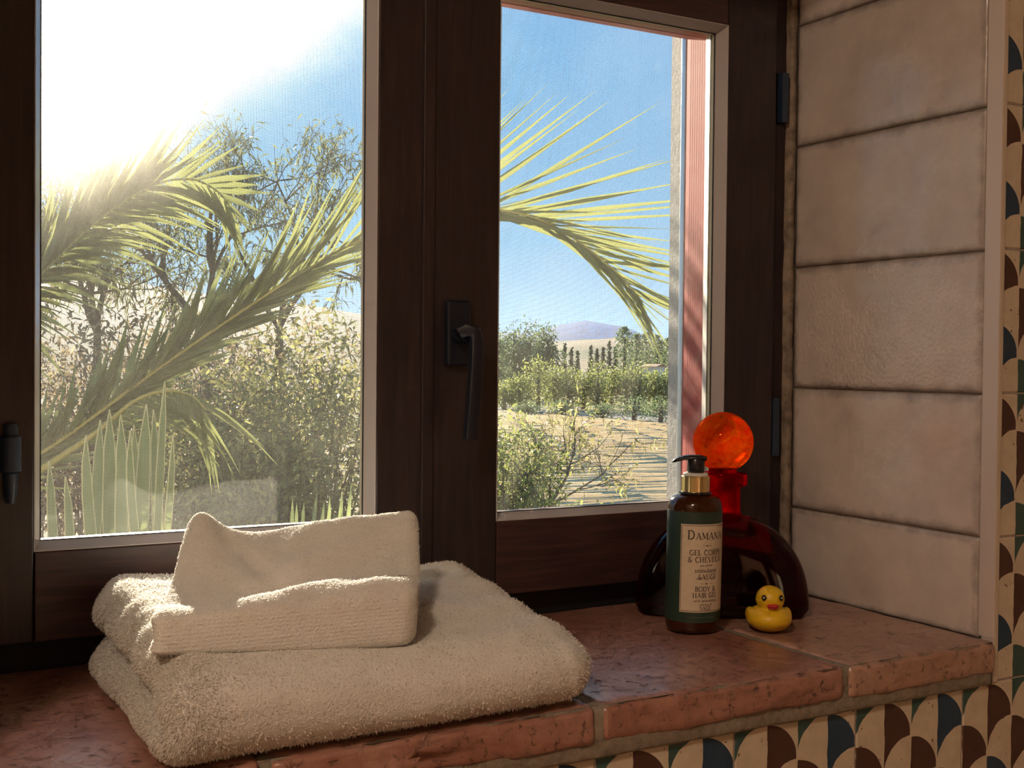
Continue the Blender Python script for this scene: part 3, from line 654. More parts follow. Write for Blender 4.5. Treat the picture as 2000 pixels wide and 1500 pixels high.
# ================================================================== RED DECANTER
dn = np.array((.562, .827, 0)); dr_ = np.array((.827, -.562, 0))            # depth and width directions
DC = np.array((.8575, -.106, 0))+dn*.0330; HWD, HD, TH = .0965, .1135, .0300
dec = empty('decanter', (*DC[:2], 0.0), 'dark red half-moon glass decanter with a round glowing stopper', 'decanter')
no = 56; nl = 24; V = []; F = []
def outl(k):
    """half-moon outline with rounded foot corners"""
    t_ = k/no
    a = PI*t_; x = math.cos(a); z = math.sin(a)
    return HWD*math.copysign(abs(x)**.88, x), .010+(HD-.010)*abs(z)**.92
def ring(inset, off):
    pts = [outl(k) for k in range(no+1)]; pts = [(x*(1-inset/HWD), .0+z*(1-inset/HD*.95)) for x, z in pts]
    bot = [(-HWD*(1-inset/HWD)+.006, inset*.05+.0015), (HWD*(1-inset/HWD)-.006, inset*.05+.0015)]
    return [DC+dr_*x+dn*off+np.array((0, 0, z)) for x, z in pts+bot]
rings = []
for i in range(nl+1):
    ph = -PI/2+PI*i/nl; rings.append(ring(.070*(1-max(math.cos(ph), 0)**.55), TH*math.copysign(abs(math.sin(ph))**.62, math.sin(ph))))
n = no+3
for r_ in rings: V += r_
for i in range(nl):
    for k in range(n): F.append((i*n+k, i*n+(k+1) % n, (i+1)*n+(k+1) % n, (i+1)*n+k))
F += [tuple(range(n))[::-1], tuple(range(nl*n, nl*n+n))]
body = MB().add(V, F).build('body', 'dark_red_glass', dec, auto=50)
MB().lathe([(.0245, -.006), (.0212, .0), (.0198, .006), (.0196, .028), (.0202, .0315), (.0262, .0335), (.0272, .0365), (.0272, .0440), (.0262, .0470), (.0195, .0478), (.0165, .0450), (.0160, .030), (.0160, .0), (.0, -.004)], DC+np.array((0, 0, HD-.001)), 48).build('neck', 'red_neck_glass', dec, auto=45)
st = empty('stopper', DC+np.array((0, 0, HD)), parent=dec); st['label'] = 'orange-red glass ball stopper'
zb_ = .0810; Rb = .0338
prof = [(.0140, .0420), (.0155, .0485), (.0158, .0530), (.0165, .0545)]
a0 = math.asin(.0165/Rb)
for k in range(25): a = PI-a0-(PI-a0)*k/24; prof.append((max(Rb*math.sin(a), 0.0) if k < 24 else 0.0, zb_+Rb*math.cos(a)))
MB().lathe(prof[3:], DC+np.array((0, 0, HD)), 56).build('ball', 'red_ball_glass', st, smooth=True)
MB().lathe([(.0140, .0420), (.0155, .0485), (.0158, .0530), (.0163, .0542)], DC+np.array((0, 0, HD)), 48).build('plug', 'red_neck_glass', st, auto=45)
em = MB()      # little moulded plaque on the front of the body
pc = DC-dn*(TH-.0012)+np.array((0, 0, .034))
def pq(a, b, h): return pc+dr_*a-dn*h+np.array((0, 0, b))
def pbox(m, a0, a1, b0, b1, h):
    m.add([pq(a0, b0, -.001), pq(a1, b0, -.001), pq(a1, b1, -.001), pq(a0, b1, -.001), pq(a0, b0, h), pq(a1, b0, h), pq(a1, b1, h), pq(a0, b1, h)], [(0, 3, 2, 1), (4, 5, 6, 7), (0, 1, 5, 4), (1, 2, 6, 5), (2, 3, 7, 6), (3, 0, 4, 7)])
pbox(em, -.014, .030, .0105, .0118, .0006); pbox(em, -.014, .030, -.0118, -.0105, .0006)
rr = random.Random(4)
for k in range(7): a = -.011+k*.0055; b = rr.uniform(-.005, -.002); pbox(em, a, a+.0012, b, b+.008, .0006); pbox(em, a, a+.0035, b+rr.choice((0, .0035, .0068)), b+rr.choice((.0012, .0047, .0080)), .0006)
em.build('moulded_mark', 'dark_red_glass', body)

# ================================================================== PUMP BOTTLE
BC = np.array((.7955, -.1285, 0.0012)); BR = .0285
bf = np.array((CAM[0]-BC[0], CAM[1]-BC[1], 0)); bf /= np.linalg.norm(bf); br = np.array((-bf[1], bf[0], 0)); br = br if br@RT > 0 else -br
TILT = .012
def bp(th, z, R=BR): return BC+R*(math.cos(th)*bf+math.sin(th)*br)+np.array((0, 0, z))+RT*np.array((1, 1, 0))*TILT*z
bot = empty('pump_bottle', BC, 'dark green pump dispenser bottle with cream label and gold collar', 'bottle')
def blathe(prof, n=64):
    V = []; F = []
    for r, z in prof: V += [bp(2*PI*k/n, z, r) for k in range(n)]
    for i in range(len(prof)-1):
        for k in range(n): F.append((i*n+k, i*n+(k+1) % n, (i+1)*n+(k+1) % n, (i+1)*n+k))
    F += [tuple(range(n))[::-1], tuple((len(prof)-1)*n+k for k in range(n))]
    return MB().add(V, F)
blathe([(.0225, .0), (.0262, .0012), (.0280, .0045), (.0285, .009), (.0285, .1285), (.0282, .1325), (.0268, .1370), (.0240, .1405), (.0200, .1425), (.0155, .1435), (.0150, .1455)]).build('body', 'amber_plastic', bot, auto=60)
def patch(th0, th1, z0, z1, R, n=40):
    V = []; F = []
    for i in range(n+1):
        th = th0+(th1-th0)*i/n
        V += [bp(th, z0, R), bp(th, z1, R), bp(th, z0, R-.0004), bp(th, z1, R-.0004)]
    for i in range(n):
        a, b = 4*i, 4*i+4; F += [(a, b, b+1, a+1), (a+2, a+3, b+3, b+2), (a+1, b+1, b+3, a+3), (a, a+2, b+2, b)]
    F += [(0, 1, 3, 2), (4*n, 4*n+2, 4*n+3, 4*n+1)]
    return MB().add(V, F)
sleeve = patch(-2.6, 2.6, .0125, .1275, BR+.0005, 90).build('green_label', 'label_green', bot, auto=40)
LC = math.radians(27); LH = math.radians(55)
panel = patch(LC-LH, LC+LH, .0235, .1150, BR+.0009, 50).build('cream_label', 'label_cream', bot, auto=40)
def frame_line(R, m):
    for th0, th1, z0, z1 in ((LC-LH+.03, LC+LH-.03, .0247, .0251), (LC-LH+.03, LC+LH-.03, .1134, .1138), (LC-LH+.03, LC-LH+.045, .0251, .1134), (LC+LH-.045, LC+LH-.03, .0251, .1134)):
        q = patch(th0, th1, z0, z1, R, 24); m.add(q.v, q.f)
fl = MB(); frame_line(BR+.00115, fl); fl.build('label_border', 'label_ink', panel)
# --- lettering: stroke capitals with serifs
def arc(cx, cy, rx, ry, a0, a1, n=12): return [(cx+rx*math.cos(math.radians(a0+(a1-a0)*i/n)), cy+ry*math.sin(math.radians(a0+(a1-a0)*i/n))) for i in range(n+1)]
K, k_ = .15, .065                                     # thick and thin strokes
GL = {   # width, strokes (thickness, points), serif feet (x, y)
 'A': (.86, [(k_, [(.10, 0), (.44, 1)]), (K, [(.42, 1), (.78, 0)]), (k_, [(.22, .35), (.66, .35)])], [(.10, 0), (.78, 0)]),
 'B': (.70, [(K, [(.15, 0), (.15, 1)]), (k_, [(.15, .97), (.36, .97)]), (k_, [(.15, .53), (.40, .53)]), (k_, [(.15, .03), (.40, .03)]), (K*.9, arc(.34, .75, .22, .22, 90, -90)), (K*.9, arc(.38, .28, .24, .25, 90, -90))], [(.15, 0), (.15, 1)]),
 'C': (.80, [(K*.9, arc(.46, .5, .36, .48, 60, 300, 18))], [(.66, .9), (.66, .1)]),
 'D': (.84, [(K, [(.15, 0), (.15, 1)]), (k_, [(.15, .97), (.38, .97)]), (k_, [(.15, .03), (.38, .03)]), (K*.9, arc(.36, .5, .36, .47, 90, -90, 16))], [(.15, 0), (.15, 1)]),
 'E': (.68, [(K, [(.15, 0), (.15, 1)]), (k_, [(.15, .97), (.58, .97)]), (k_, [(.15, .52), (.46, .52)]), (k_, [(.15, .03), (.60, .03)]), (k_, [(.57, .97), (.57, .80)]), (k_, [(.59, .03), (.59, .22)])], [(.15, 0), (.15, 1)]),
 'G': (.86, [(K*.9, arc(.46, .5, .36, .48, 60, 305, 18)), (K*.8, [(.70, .06), (.70, .42)])], [(.70, .42)]),
 'H': (.88, [(K, [(.16, 0), (.16, 1)]), (K, [(.70, 0), (.70, 1)]), (k_, [(.16, .52), (.70, .52)])], [(.16, 0), (.16, 1), (.70, 0), (.70, 1)]),
 'I': (.36, [(K, [(.18, 0), (.18, 1)])], [(.18, 0), (.18, 1)]),
 'L': (.64, [(K, [(.15, 0), (.15, 1)]), (k_, [(.15, .03), (.56, .03)]), (k_, [(.55, .03), (.55, .24)])], [(.15, 0), (.15, 1)]),
 'M': (1.04, [(k_, [(.14, 0), (.17, 1)]), (K, [(.17, 1), (.50, .10)]), (k_, [(.50, .10), (.84, 1)]), (K, [(.84, 1), (.88, 0)])], [(.14, 0), (.88, 0)]),
 'N': (.90, [(k_, [(.15, 0), (.15, 1)]), (K, [(.15, 1), (.74, 0)]), (k_, [(.74, 0), (.74, 1)])], [(.15, 0), (.74, 1)]),
 'O': (.90, [(K*.85, arc(.45, .5, .36, .48, 0, 360, 24))], []),
 'P': (.66, [(K, [(.15, 0), (.15, 1)]), (k_, [(.15, .97), (.36, .97)]), (k_, [(.15, .46), (.36, .46)]), (K*.9, arc(.34, .715, .24, .255, 90, -90))], [(.15, 0), (.15, 1)]),
 'R': (.78, [(K, [(.15, 0), (.15, 1)]), (k_, [(.15, .97), (.36, .97)]), (k_, [(.15, .50), (.36, .50)]), (K*.9, arc(.34, .735, .23, .235, 90, -90)), (K, [(.34, .50), (.68, 0)])], [(.15, 0), (.15, 1), (.70, 0)]),
 'S': (.60, [(K*.8, arc(.30, .74, .20, .23, 40, 230, 12)+arc(.30, .27, .21, .24, 80, -140, 14))], []),
 'U': (.86, [(K, [(.17, 1), (.17, .32)]), (K*.7, arc(.43, .32, .26, .30, 180, 360, 14)), (k_, [(.69, .32), (.69, 1)])], [(.17, 1), (.69, 1)]),
 'V': (.84, [(K, [(.10, 1), (.44, 0)]), (k_, [(.42, 0), (.74, 1)])], [(.10, 1), (.74, 1)]),
 'X': (.84, [(K, [(.12, 1), (.72, 0)]), (k_, [(.70, 1), (.12, 0)])], [(.12, 1), (.70, 1), (.12, 0), (.72, 0)]),
 'Y': (.82, [(K, [(.10, 1), (.42, .45)]), (k_, [(.74, 1), (.42, .45)]), (K, [(.42, .48), (.42, 0)])], [(.10, 1), (.74, 1), (.42, 0)]),
 '&': (.88, [(K*.8, arc(.38, .77, .17, .20, -40, 220, 14)+[(.30, .62), (.78, .03)]), (K*.8, arc(.34, .26, .24, .24, 100, 330, 14)+[(.74, .45)])], []),
}
def capitals(text, h, first=1.0):
    """2-D quads of a line of capitals, centred on 0; first letter may be larger"""
    Q = []; x = 0
    for ci, ch in enumerate(text):
        if ch == ' ': x += .42*h; continue
        g = h*(first if ci == 0 else 1); wd, strokes, ser = GL[ch]
        for tk, pts in strokes:
            pts = [np.array(p)*g+(x, 0) for p in pts]
            for a, b in zip(pts[:-1], pts[1:]):
                d = (b-a)/max(np.linalg.norm(b-a), 1e-9); nn = np.array((-d[1], d[0]))*tk*g/2; e = d*tk*g*.12
                Q.append([a-nn-e, b-nn+e, b+nn+e, a+nn-e])
        for sx_, sy_ in ser:
            c = np.array((sx_, sy_))*g+(x, 0); lo = 0 if sy_ < .5 else -.055*g; Q.append([c+(-.15*g, lo), c+(.15*g, lo), c+(.15*g, lo+.055*g), c+(-.15*g, lo+.055*g)])
        x += wd*g*1.06
    return [[(p[0]-x/2, p[1]) for p in q] for q in Q]
def small_text(text, h):
    cu = bpy.data.curves.new('t', 'FONT'); cu.body = text; cu.size = h*1.38; cu.align_x = 'CENTER'
    ob = bpy.data.objects.new('t', cu); COL.objects.link(ob); me = bpy.data.meshes.new_from_object(ob.evaluated_get(bpy.context.evaluated_depsgraph_get()))
    r = [[(me.vertices[i].co.x, me.vertices[i].co.y) for i in p.vertices] for p in me.polygons]
    bpy.data.objects.remove(ob); bpy.data.curves.remove(cu); bpy.data.meshes.remove(me); return r
def letter(quads, z, parent, mat='label_ink', th_c=LC, R=BR+.00125, name='lettering'):
    m = MB()
    for q in quads: m.add([bp(th_c+a/R, z+b, R) for a, b in q], [tuple(range(len(q)))])
    me = m.mesh('lettering', fix=False); return link_mesh(name, me, mat, parent)
letter(capitals('DAMANA', .0070, 1.35), .0995, panel)
letter([[(-.005, -.00018), (.005, -.00018), (.005, .00018), (-.005, .00018)], [(-.0012, -.0005), (.0012, -.0005), (.0012, .0005), (-.0012, .0005)]], .0930, panel)
letter(capitals('GEL CORPS', .0056), .0830, panel); letter(capitals('& CHEVEUX', .0056), .0757, panel)
letter(small_text('aux extraits', .0022), .0715, panel); letter(small_text('stimulants', .0046), .0650, panel)
letter([[(a-.0085, b) for a, b in q] for q in small_text('de', .0030)], .0578, panel); letter([[(a+.002, b) for a, b in q] for q in capitals('SAUGE', .0054)], .0578, panel)
letter([[(-.006, -.00018), (.006, -.00018), (.006, .00018), (-.006, .00018)], [(-.0012, -.0005), (.0012, -.0005), (.0012, .0005), (-.0012, .0005)]], .0535, panel)
letter(capitals('BODY &', .0050), .0455, panel); letter(capitals('HAIR GEL', .0050), .0390, panel)
letter(small_text('with stimulating', .0030), .0345, panel); letter(small_text('extracts of', .0024), .0308, panel)
letter(capitals('SAGE', .0042), .0258, panel)
letter(small_text('gel corps & cheveux  body & hair gel', .0013), .0178, sleeve, 'label_faint_ink', LC-.1, BR+.0008)
blathe([(.0160, .1440), (.0172, .1445), (.0172, .1462), (.0160, .1466)], 48).build('neck_ring', 'black_plastic', bot, auto=40)
blathe([(.0138, .1462), (.0150, .1464), (.0150, .1625), (.0144, .1632), (.0120, .1632)], 48).build('gold_collar', 'gold', bot, auto=40)
blathe([(.0132, .1630), (.0132, .1655), (.0124, .1662), (.0100, .1664)], 48).build('white_ring', 'white_plastic', bot, auto=40)
pump = blathe([(.0088, .1655), (.0092, .1660), (.0092, .1800), (.0085, .1812)], 40).build('pump_head', 'black_plastic', bot, auto=40)
# spout: flattened beak to the viewer's left, dipping at its tip
V = []; F = []; path = [(.0105, .1812, .0085, .0026), (.004, .1822, .0092, .0030), (-.006, .1822, .0085, .0030), (-.013, .1817, .0062, .0027), (-.019, .1800, .0048, .0024), (-.0238, .1782, .0040, .0017), (-.0248, .1772, .0034, .0012)]
sd = br*.97-bf*.10; sd /= np.linalg.norm(sd); sn = np.cross(sd, (0, 0, 1))
for a, z, hw, th in path:
    c = bp(0, z, 0)+sd*a
    V += [c+sn*hw*math.cos(2*PI*k/16)+np.array((0, 0, 1))*th*math.sin(2*PI*k/16) for k in range(16)]
for i in range(len(path)-1):
    for k in range(16): F.append((i*16+k, i*16+(k+1) % 16, (i+1)*16+(k+1) % 16, (i+1)*16+k))
F += [tuple(range(16))[::-1], tuple((len(path)-1)*16+k for k in range(16))]
MB().add(V, F).build('spout', 'black_plastic', pump, smooth=True)

# ================================================================== RUBBER DUCK
DK = np.array((.8640, -.1715, 0.0012)); df = np.array((CAM[0]-DK[0], CAM[1]-DK[1], 0)); df /= np.linalg.norm(df); dside = np.array((-df[1], df[0], 0)); dside = dside if dside@RT > 0 else -dside
a = math.radians(12); df, dside = df*math.cos(a)+dside*math.sin(a), dside*math.cos(a)-df*math.sin(a)
def dk(f_, s_, z): return DK+(df*f_+dside*s_+np.array((0, 0, z)))*.94
Rm = np.stack([df, dside, np.array((0, 0, 1))], 1)
duck = empty('rubber_duck', DK, 'small yellow rubber duck with a red beak facing the room', 'duck')
Rm0 = Rm; Rm = Rm*.94
mb = MB(); mb.ellipsoid(dk(0, 0, .0150), (.0280, .0252, .0148), 36, 24, Rm).ellipsoid(dk(.004, 0, .0365), (.0162, .0160, .0150), 32, 20, Rm).ellipsoid(dk(.001, 0, .0245), (.0140, .0135, .0120), 28, 16, Rm)
mb.ellipsoid(dk(-.024, 0, .0215), (.0090, .0085, .0055), 20, 12, Rm).ellipsoid(dk(-.004, .0205, .0175), (.0150, .0052, .0085), 20, 12, Rm).ellipsoid(dk(-.004, -.0205, .0175), (.0150, .0052, .0085), 20, 12, Rm)
me = mb.mesh('body', True); tmp = bpy.data.objects.new('t', me); COL.objects.link(tmp)
rm = tmp.modifiers.new('r', 'REMESH'); rm.mode = 'VOXEL'; rm.voxel_size = .0009; sm = tmp.modifiers.new('s', 'SMOOTH'); sm.iterations = 14; sm.factor = .5
me2 = bpy.data.meshes.new_from_object(tmp.evaluated_get(bpy.context.evaluated_depsgraph_get())); bpy.data.objects.remove(tmp)
for v_ in me2.vertices:
    if v_.co.z < DK[2]+.0012: v_.co.z = DK[2]+.0012-.6*(DK[2]+.0012-v_.co.z)
zmin = min(v_.co.z for v_ in me2.vertices)
for v_ in me2.vertices: v_.co.z += (.0012-zmin)*max(0, 1-(v_.co.z-zmin)/.03)
link_mesh('body', me2, 'duck_vinyl', duck, smooth=True)
bk = MB(); bk.ellipsoid(dk(.0195, 0, .0318), (.0062, .0070, .0019), 24, 12, Rm).ellipsoid(dk(.0190, 0, .0295), (.0050, .0058, .0017), 24, 12, Rm); bk.build('beak', 'duck_beak', duck, smooth=True)
for s_ in (-1, 1):
    c = dk(.0172, s_*.0094, .0400); nrm = Rm@np.array((.84, s_*.52, .14)); nrm /= np.linalg.norm(nrm); b1 = np.cross(nrm, (0, 0, 1)); b1 /= np.linalg.norm(b1); b2 = np.cross(b1, nrm)
    R3 = np.stack([b1, b2, nrm], 1)
    e = MB().ellipsoid(c+nrm*.0002, (.0027, .0031, .0011), 18, 10, R3).build('eye', 'eye_black', duck, smooth=True)
    MB().ellipsoid(c+nrm*.0009, (.0011, .0012, .0005), 14, 8, R3).build('eye_dot', 'eye_white', e, smooth=True)

# ================================================================== OUTDOORS
GZ = -3.2
ground = struct('ground', MB().add([(-60, .16, GZ), (120, .16, GZ), (400, 700, GZ), (-300, 700, GZ)], [(0, 1, 2, 3)]), 'dry_ground')
# ploughed stubble field: real furrows
def gpt(px, py): # where the ray through a pixel meets the ground
    d = (px-1000)/FPX*RT-(py-750)/FPX*UP+_fw; return CAM+d*((GZ-CAM[2])/d[2])
A, B = gpt(940, 802), gpt(1420, 841); C1, D1 = np.array((9., 14., GZ)), np.array((40., 10., GZ))
V = []; F = []; nr_ = 190
for i in range(nr_+1):
    f_ = i/nr_; f_ = f_**1.25; L0, R0 = C1+(A-C1)*f_, D1+(B-D1)*f_
    for q, h in ((0, .03), (.35, .15), (.7, .03)):
        g = min(1, ((i+q)/nr_))**1.25; l0, r0 = C1+(A-C1)*g, D1+(B-D1)*g
        for m in range(9): p = l0+(r0-l0)*m/8; V.append((p[0], p[1]+.25*math.sin(m*1.7+i), GZ+h*(.8+.4*math.sin(m*2.1+i*1.3))))
nrow = (nr_+1)*3
for i in range(nrow-1):
    for m in range(8): k = i*9+m; F.append((k, k+1, k+10, k+9))
tag(link_mesh('field', fastmesh('field', V, F), 'field_straw'), kind='structure')
A2, B2 = gpt(940, 786), gpt(1420, 822)
struct('grass_verge', MB().add([A+(0, 0, .05), B+(0, 0, .05), B2+(0, 0, .05), A2+(0, 0, .05)], [(0, 1, 2, 3)]), 'shaded_verge')  # verge strip, greyed in colour for the shade on it
def ridge(name, az0, az1, dist, prof, mat, thick, label, n=60, seed=0):
    """a long hill: crest elevation (degrees) as a function of azimuth"""
    V = []; F = []; rows = 7
    for i in range(n+1):
        az = math.radians(az0+(az1-az0)*i/n); e = np.interp(math.degrees(az), [p[0] for p in prof], [p[1] for p in prof])
        top = CAM[2]+dist*math.tan(math.radians(e))
        for r_ in range(rows):
            f_ = r_/(rows-1); d = dist-thick*(1-f_) if f_ < 1 else dist; z = GZ-2+(top-GZ+2)*(f_**.8)
            z += dist*.0012*nz((i*.6, r_*.9, 0), 1.0, seed)*f_
            V.append((math.sin(az)*d, CAM[1]+math.cos(az)*d, z))
    for i in range(n):
        for r_ in range(rows-1): k = i*rows+r_; F.append((k, k+rows, k+rows+1, k+1))
    b = len(V)
    for i in range(n+1): p = V[i*rows+rows-1]; V.append((p[0]*1.15, p[1]*1.15, GZ-5))
    for i in range(n): F.append((i*rows+rows-1, (i+1)*rows+rows-1, b+i+1, b+i))
    o = link_mesh(name, fastmesh(name, V, F), mat, smooth=True, org=(math.sin(math.radians((az0+az1)/2))*dist, math.cos(math.radians((az0+az1)/2))*dist, GZ)); return tag(o, label, 'hill')
ridge('hill', 20, 60, 1500, [(20, 1.2), (28, 1.3), (31, 1.35), (32.2, 1.75), (33.2, 1.95), (34.2, 1.75), (35.3, 1.6), (36.2, 1.15), (37.5, .95), (45, 1.1), (60, .9)], 'wooded_hill', 500, 'wooded blue hill on the horizon above the cypresses', 70, 2)
ridge('hill_slope', 20, 60, 520, [(20, .7), (31, .8), (33, 1.02), (35, 1.1), (37, .9), (45, .8), (60, .8)], 'far_slope', 300, 'pale farmland slope between the hill and the cypresses', 50, 5)
ridge('hill', -30, 30, 330, [(-30, 4.5), (0, 4.2), (8, 3.75), (11, 3.5), (14, 3.1), (17, 2.6), (20, 2.5), (22, 2.2), (25, 1.8), (30, .6)], 'scrub_hill', 230, 'brown scrubby hillside behind the bare-branched tree', 80, 8)

def far_tree(name, px, depth, top, wpx, shape, mat, label, cat='tree', group=None, leaf=.22, n=700, base=None, seed=0):
    rng = np.random.default_rng(seed+int(px)); p = at(px, 700, depth); z1 = at(px, top, depth)[2]; H = z1-GZ; r = wpx/2*depth/FPX
    e = empty(name, (p[0], p[1], GZ), label, cat, group)
    u = rng.normal(size=(n, 3)); u /= np.linalg.norm(u, axis=1, keepdims=True); rad = rng.random((n, 1))**.4
    lob = 1+.22*np.sin(u[:, :1]*5+px)*np.cos(u[:, 1:2]*6+px*.7)+.15*np.sin(u[:, 2:]*9+px)
    if shape == 'cone': t_ = rng.random((n, 1)); c = np.concatenate([u[:, :2]*r*(1-t_*.9)*rad**.5, t_*H], 1)
    elif shape == 'tall':
        t_ = rng.random((n, 1))**.75; c = np.concatenate([u[:, :2]*r*np.sqrt(np.clip(1-(t_*2-1.0)**2, .08, 1))*rad**.5*lob, H*(.18+.82*t_)], 1)
    else: c = u*rad*lob*np.array([[r, r, H*.50]])+np.array([[0, 0, H*.49]])
    c = c+np.array([[p[0], p[1], GZ]]); D = rng.normal(size=(n, 3))+np.array([[0, 0, .5]])
    V, F = leaves(c, D, leaf, leaf*.55, .1, rng); tag(link_mesh('foliage', fastmesh('foliage', V, F), mat, e), kind='stuff')
    b = np.array((p[0], p[1], GZ)); MB().tube([b-(0, 0, .1), b+(0, 0, H*.5), b+(.05, 0, H*.85)], [r*.10+.04, r*.07+.03, .02], 6).build('trunk', 'bark', e, smooth=True)
    return e
gl_ = 'blue-green gum trees standing left of the hill'
for k, (px, d, top, w_) in enumerate([(965, 108, 640, 70), (1003, 112, 628, 66), (1036, 110, 632, 60), (1068, 106, 640, 62)]):
    far_tree('gum_tree', px, d, top, w_, 'round', 'gum_leaf', ['tall grey-green gum tree at the window frame, first of its clump', 'tall grey-green gum tree, second of the clump beside the hill', 'tall grey-green gum tree, third of the clump beside the hill', 'tall grey-green gum tree nearest the hill, last of its clump'][k], leaf=.30, n=2600, group='gum trees beside the hill', seed=1)
orch = [(985, 84, 745, 70), (1015, 83, 728, 60), (1052, 84, 688, 66), (1085, 85, 712, 60), (1112, 84, 722, 56), (1140, 85, 718, 60), (1168, 84, 712, 60), (1196, 86, 714, 58), (1224, 85, 716, 60), (1250, 84, 712, 56), (1278, 85, 718, 58), (1304, 84, 722, 60), (1332, 84, 720, 60)]
for k, (px, d, top, w_) in enumerate(orch):
    far_tree('orchard_tree', px, d, top, w_, 'round', 'orchard_leaf', 'tallest bright green tree rising out of the orchard row' if k == 2 else 'low bushy green orchard tree in the row beyond the field', leaf=.20, n=1500, group='orchard row beyond the field', seed=3)
for k, (px, d, top, w_) in enumerate([(1030, 76, 786, 55), (1100, 75, 782, 50), (1178, 72, 788, 60), (1240, 70, 770, 80), (1292, 67, 772, 80)]):
    far_tree('verge_bush', px, d, top, w_, 'round', 'gum_leaf', 'dark scrubby bush on the verge at the field edge', 'bush', 'scrub on the field verge', leaf=.16, n=700, seed=5)
for k, (px, top, w_) in enumerate([(1103, 672, 9), (1116, 680, 12), (1128, 686, 10), (1154, 676, 13), (1166, 684, 12), (1178, 680, 12), (1190, 668, 10), (1202, 680, 14), (1222, 684, 10), (1236, 686, 12), (1252, 688, 10), (1266, 684, 12), (1281, 686, 10), (1296, 682, 12)]):
    far_tree('cypress', px, 190+k % 3*6, top, w_*1.5, 'cone', 'cypress_leaf', 'dark narrow cypress in the far row below the hill', 'cypress', 'far cypress row', leaf=.45, n=420, seed=7)
for k, (px, top, w_) in enumerate([(1219, 640, 40), (1243, 654, 34), (1262, 650, 36), (1284, 656, 36), (1308, 660, 40)]):
    far_tree('poplar', px, 165+k*3, top, w_, 'tall', 'gum_leaf', ['dark full poplar rising highest right of the hill', 'loose poplar beside the highest dark poplar', 'middle loose poplar of the group right of the hill', 'loose poplar hanging over the little white house', 'poplar half hidden by the rough window reveal'][k], group='poplars right of the hill', leaf=.40, n=900, seed=9)
hs = at(1281, 722, 120); house = empty('farmhouse', (hs[0], hs[1], GZ), 'tiny white farmhouse among the orchard trees', 'house')
hzz = at(1281, 716, 118)[2]
MB().box(hs[0]-.6, hs[0]+.5, hs[1]-1, hs[1]+1.5, GZ, hzz).build('wall', 'white_house', house)
MB().prism([(-.75, 0), (.65, 0), (-.05, .25)], lambda a, b, t_: (hs[0]+a, hs[1]+t_, hzz+b), -1.1, 1.6).build('roof', 'roof_tile', house)

# ---- near vegetation
def grow(mb, tips, p, d, L, r, lev, rng, spread, up, maxlev, seg=4):
    pts = [p]; rad = [r]; q = p.copy(); dd = d/np.linalg.norm(d)
    for i in range(seg):
        dd = dd+rng.normal(size=3)*.13+np.array((0, 0, up))*.10; dd /= np.linalg.norm(dd); q = q+dd*L/seg; pts.append(q.copy()); rad.append(r*(1-.5*(i+1)/seg))
    mb.tube(pts, rad, 6 if lev < 2 else (4 if lev < 3 else 3), cap=False)
    if lev >= maxlev-1:
        for i in range(1, seg+1): tips.append((pts[i], dd))
    if lev < maxlev:
        for k in range(rng.integers(3, 5)):
            b = pts[int(rng.integers(max(1, seg-2 if lev == 0 else 1), seg+1))]; nd = dd+rng.normal(size=3)*spread; grow(mb, tips, b, nd, L*rng.uniform(.55, .82), r*.52, lev+1, rng, spread, up, maxlev, seg)
def tree(name, base, d0, L, r, maxlev, label, cat, leafmat_, ll, lw, per, seed, spread=.75, up=.5, droop=.6, start=None, stems=1, stem_spread=.5):
    rng = np.random.default_rng(seed); mb = MB(); tips = []; e = empty(name, base, label, cat); b = np.array(base, float)
    for s_ in range(stems):
        sd = np.array(d0, float)+(rng.normal(size=3)*stem_spread*(stems > 1))
        s0 = b.copy()
        if start is not None:
            s1 = np.array(start, float); mb.tube([s0, (s0+s1)/2+rng.normal(size=3)*.05, s1], [r*1.6, r*1.3, r], 7, cap=False); s0 = s1
        grow(mb, tips, s0, sd, L, r, 0, rng, spread, up, maxlev)
    mb_me = mb.mesh('branches', fix=False); link_mesh('branches', mb_me, 'bark', e, smooth=True)
    P = np.repeat(np.array([t_[0] for t_ in tips]), per, 0); D = np.repeat(np.array([t_[1] for t_ in tips]), per, 0)
    P = P+rng.normal(size=P.shape)*ll*.25; D = D*.5+rng.normal(size=P.shape)*.55+np.array((0, 0, -droop))
    V, F = leaves(P, D, ll, lw, .25, rng); tag(link_mesh('foliage', fastmesh('foliage', V, F), leafmat_, e), kind='stuff'); return e
p0 = at(385, 705, 7.0); tree('almond_tree', (p0[0], p0[1], GZ), (-.25, 0, 1), .63, .022, 4, 'thin-branched tree with narrow drooping leaves against the sun', 'tree', 'almond_leaf', .080, .012, 1, 21, .62, .55, .75, start=at(400, 640, 7.0), stems=3, stem_spread=.42)
p0 = at(560, 705, 7.6); tree('almond_tree', (p0[0], p0[1], GZ), (.1, 0, 1), .62, .020, 4, 'thin-branched tree with narrow leaves above the broad palm frond', 'tree', 'almond_leaf', .080, .012, 1, 33, .62, .55, .75, start=at(545, 640, 7.6), stems=3, stem_spread=.42)
p0 = at(180, 705, 7.3); tree('almond_tree', (p0[0], p0[1], GZ), (-.1, 0, 1), .50, .022, 4, 'thin-branched tree showing palely beneath the sun', 'tree', 'almond_leaf', .080, .012, 1, 45, .62, .55, .75, start=at(190, 650, 7.3), stems=3, stem_spread=.4)
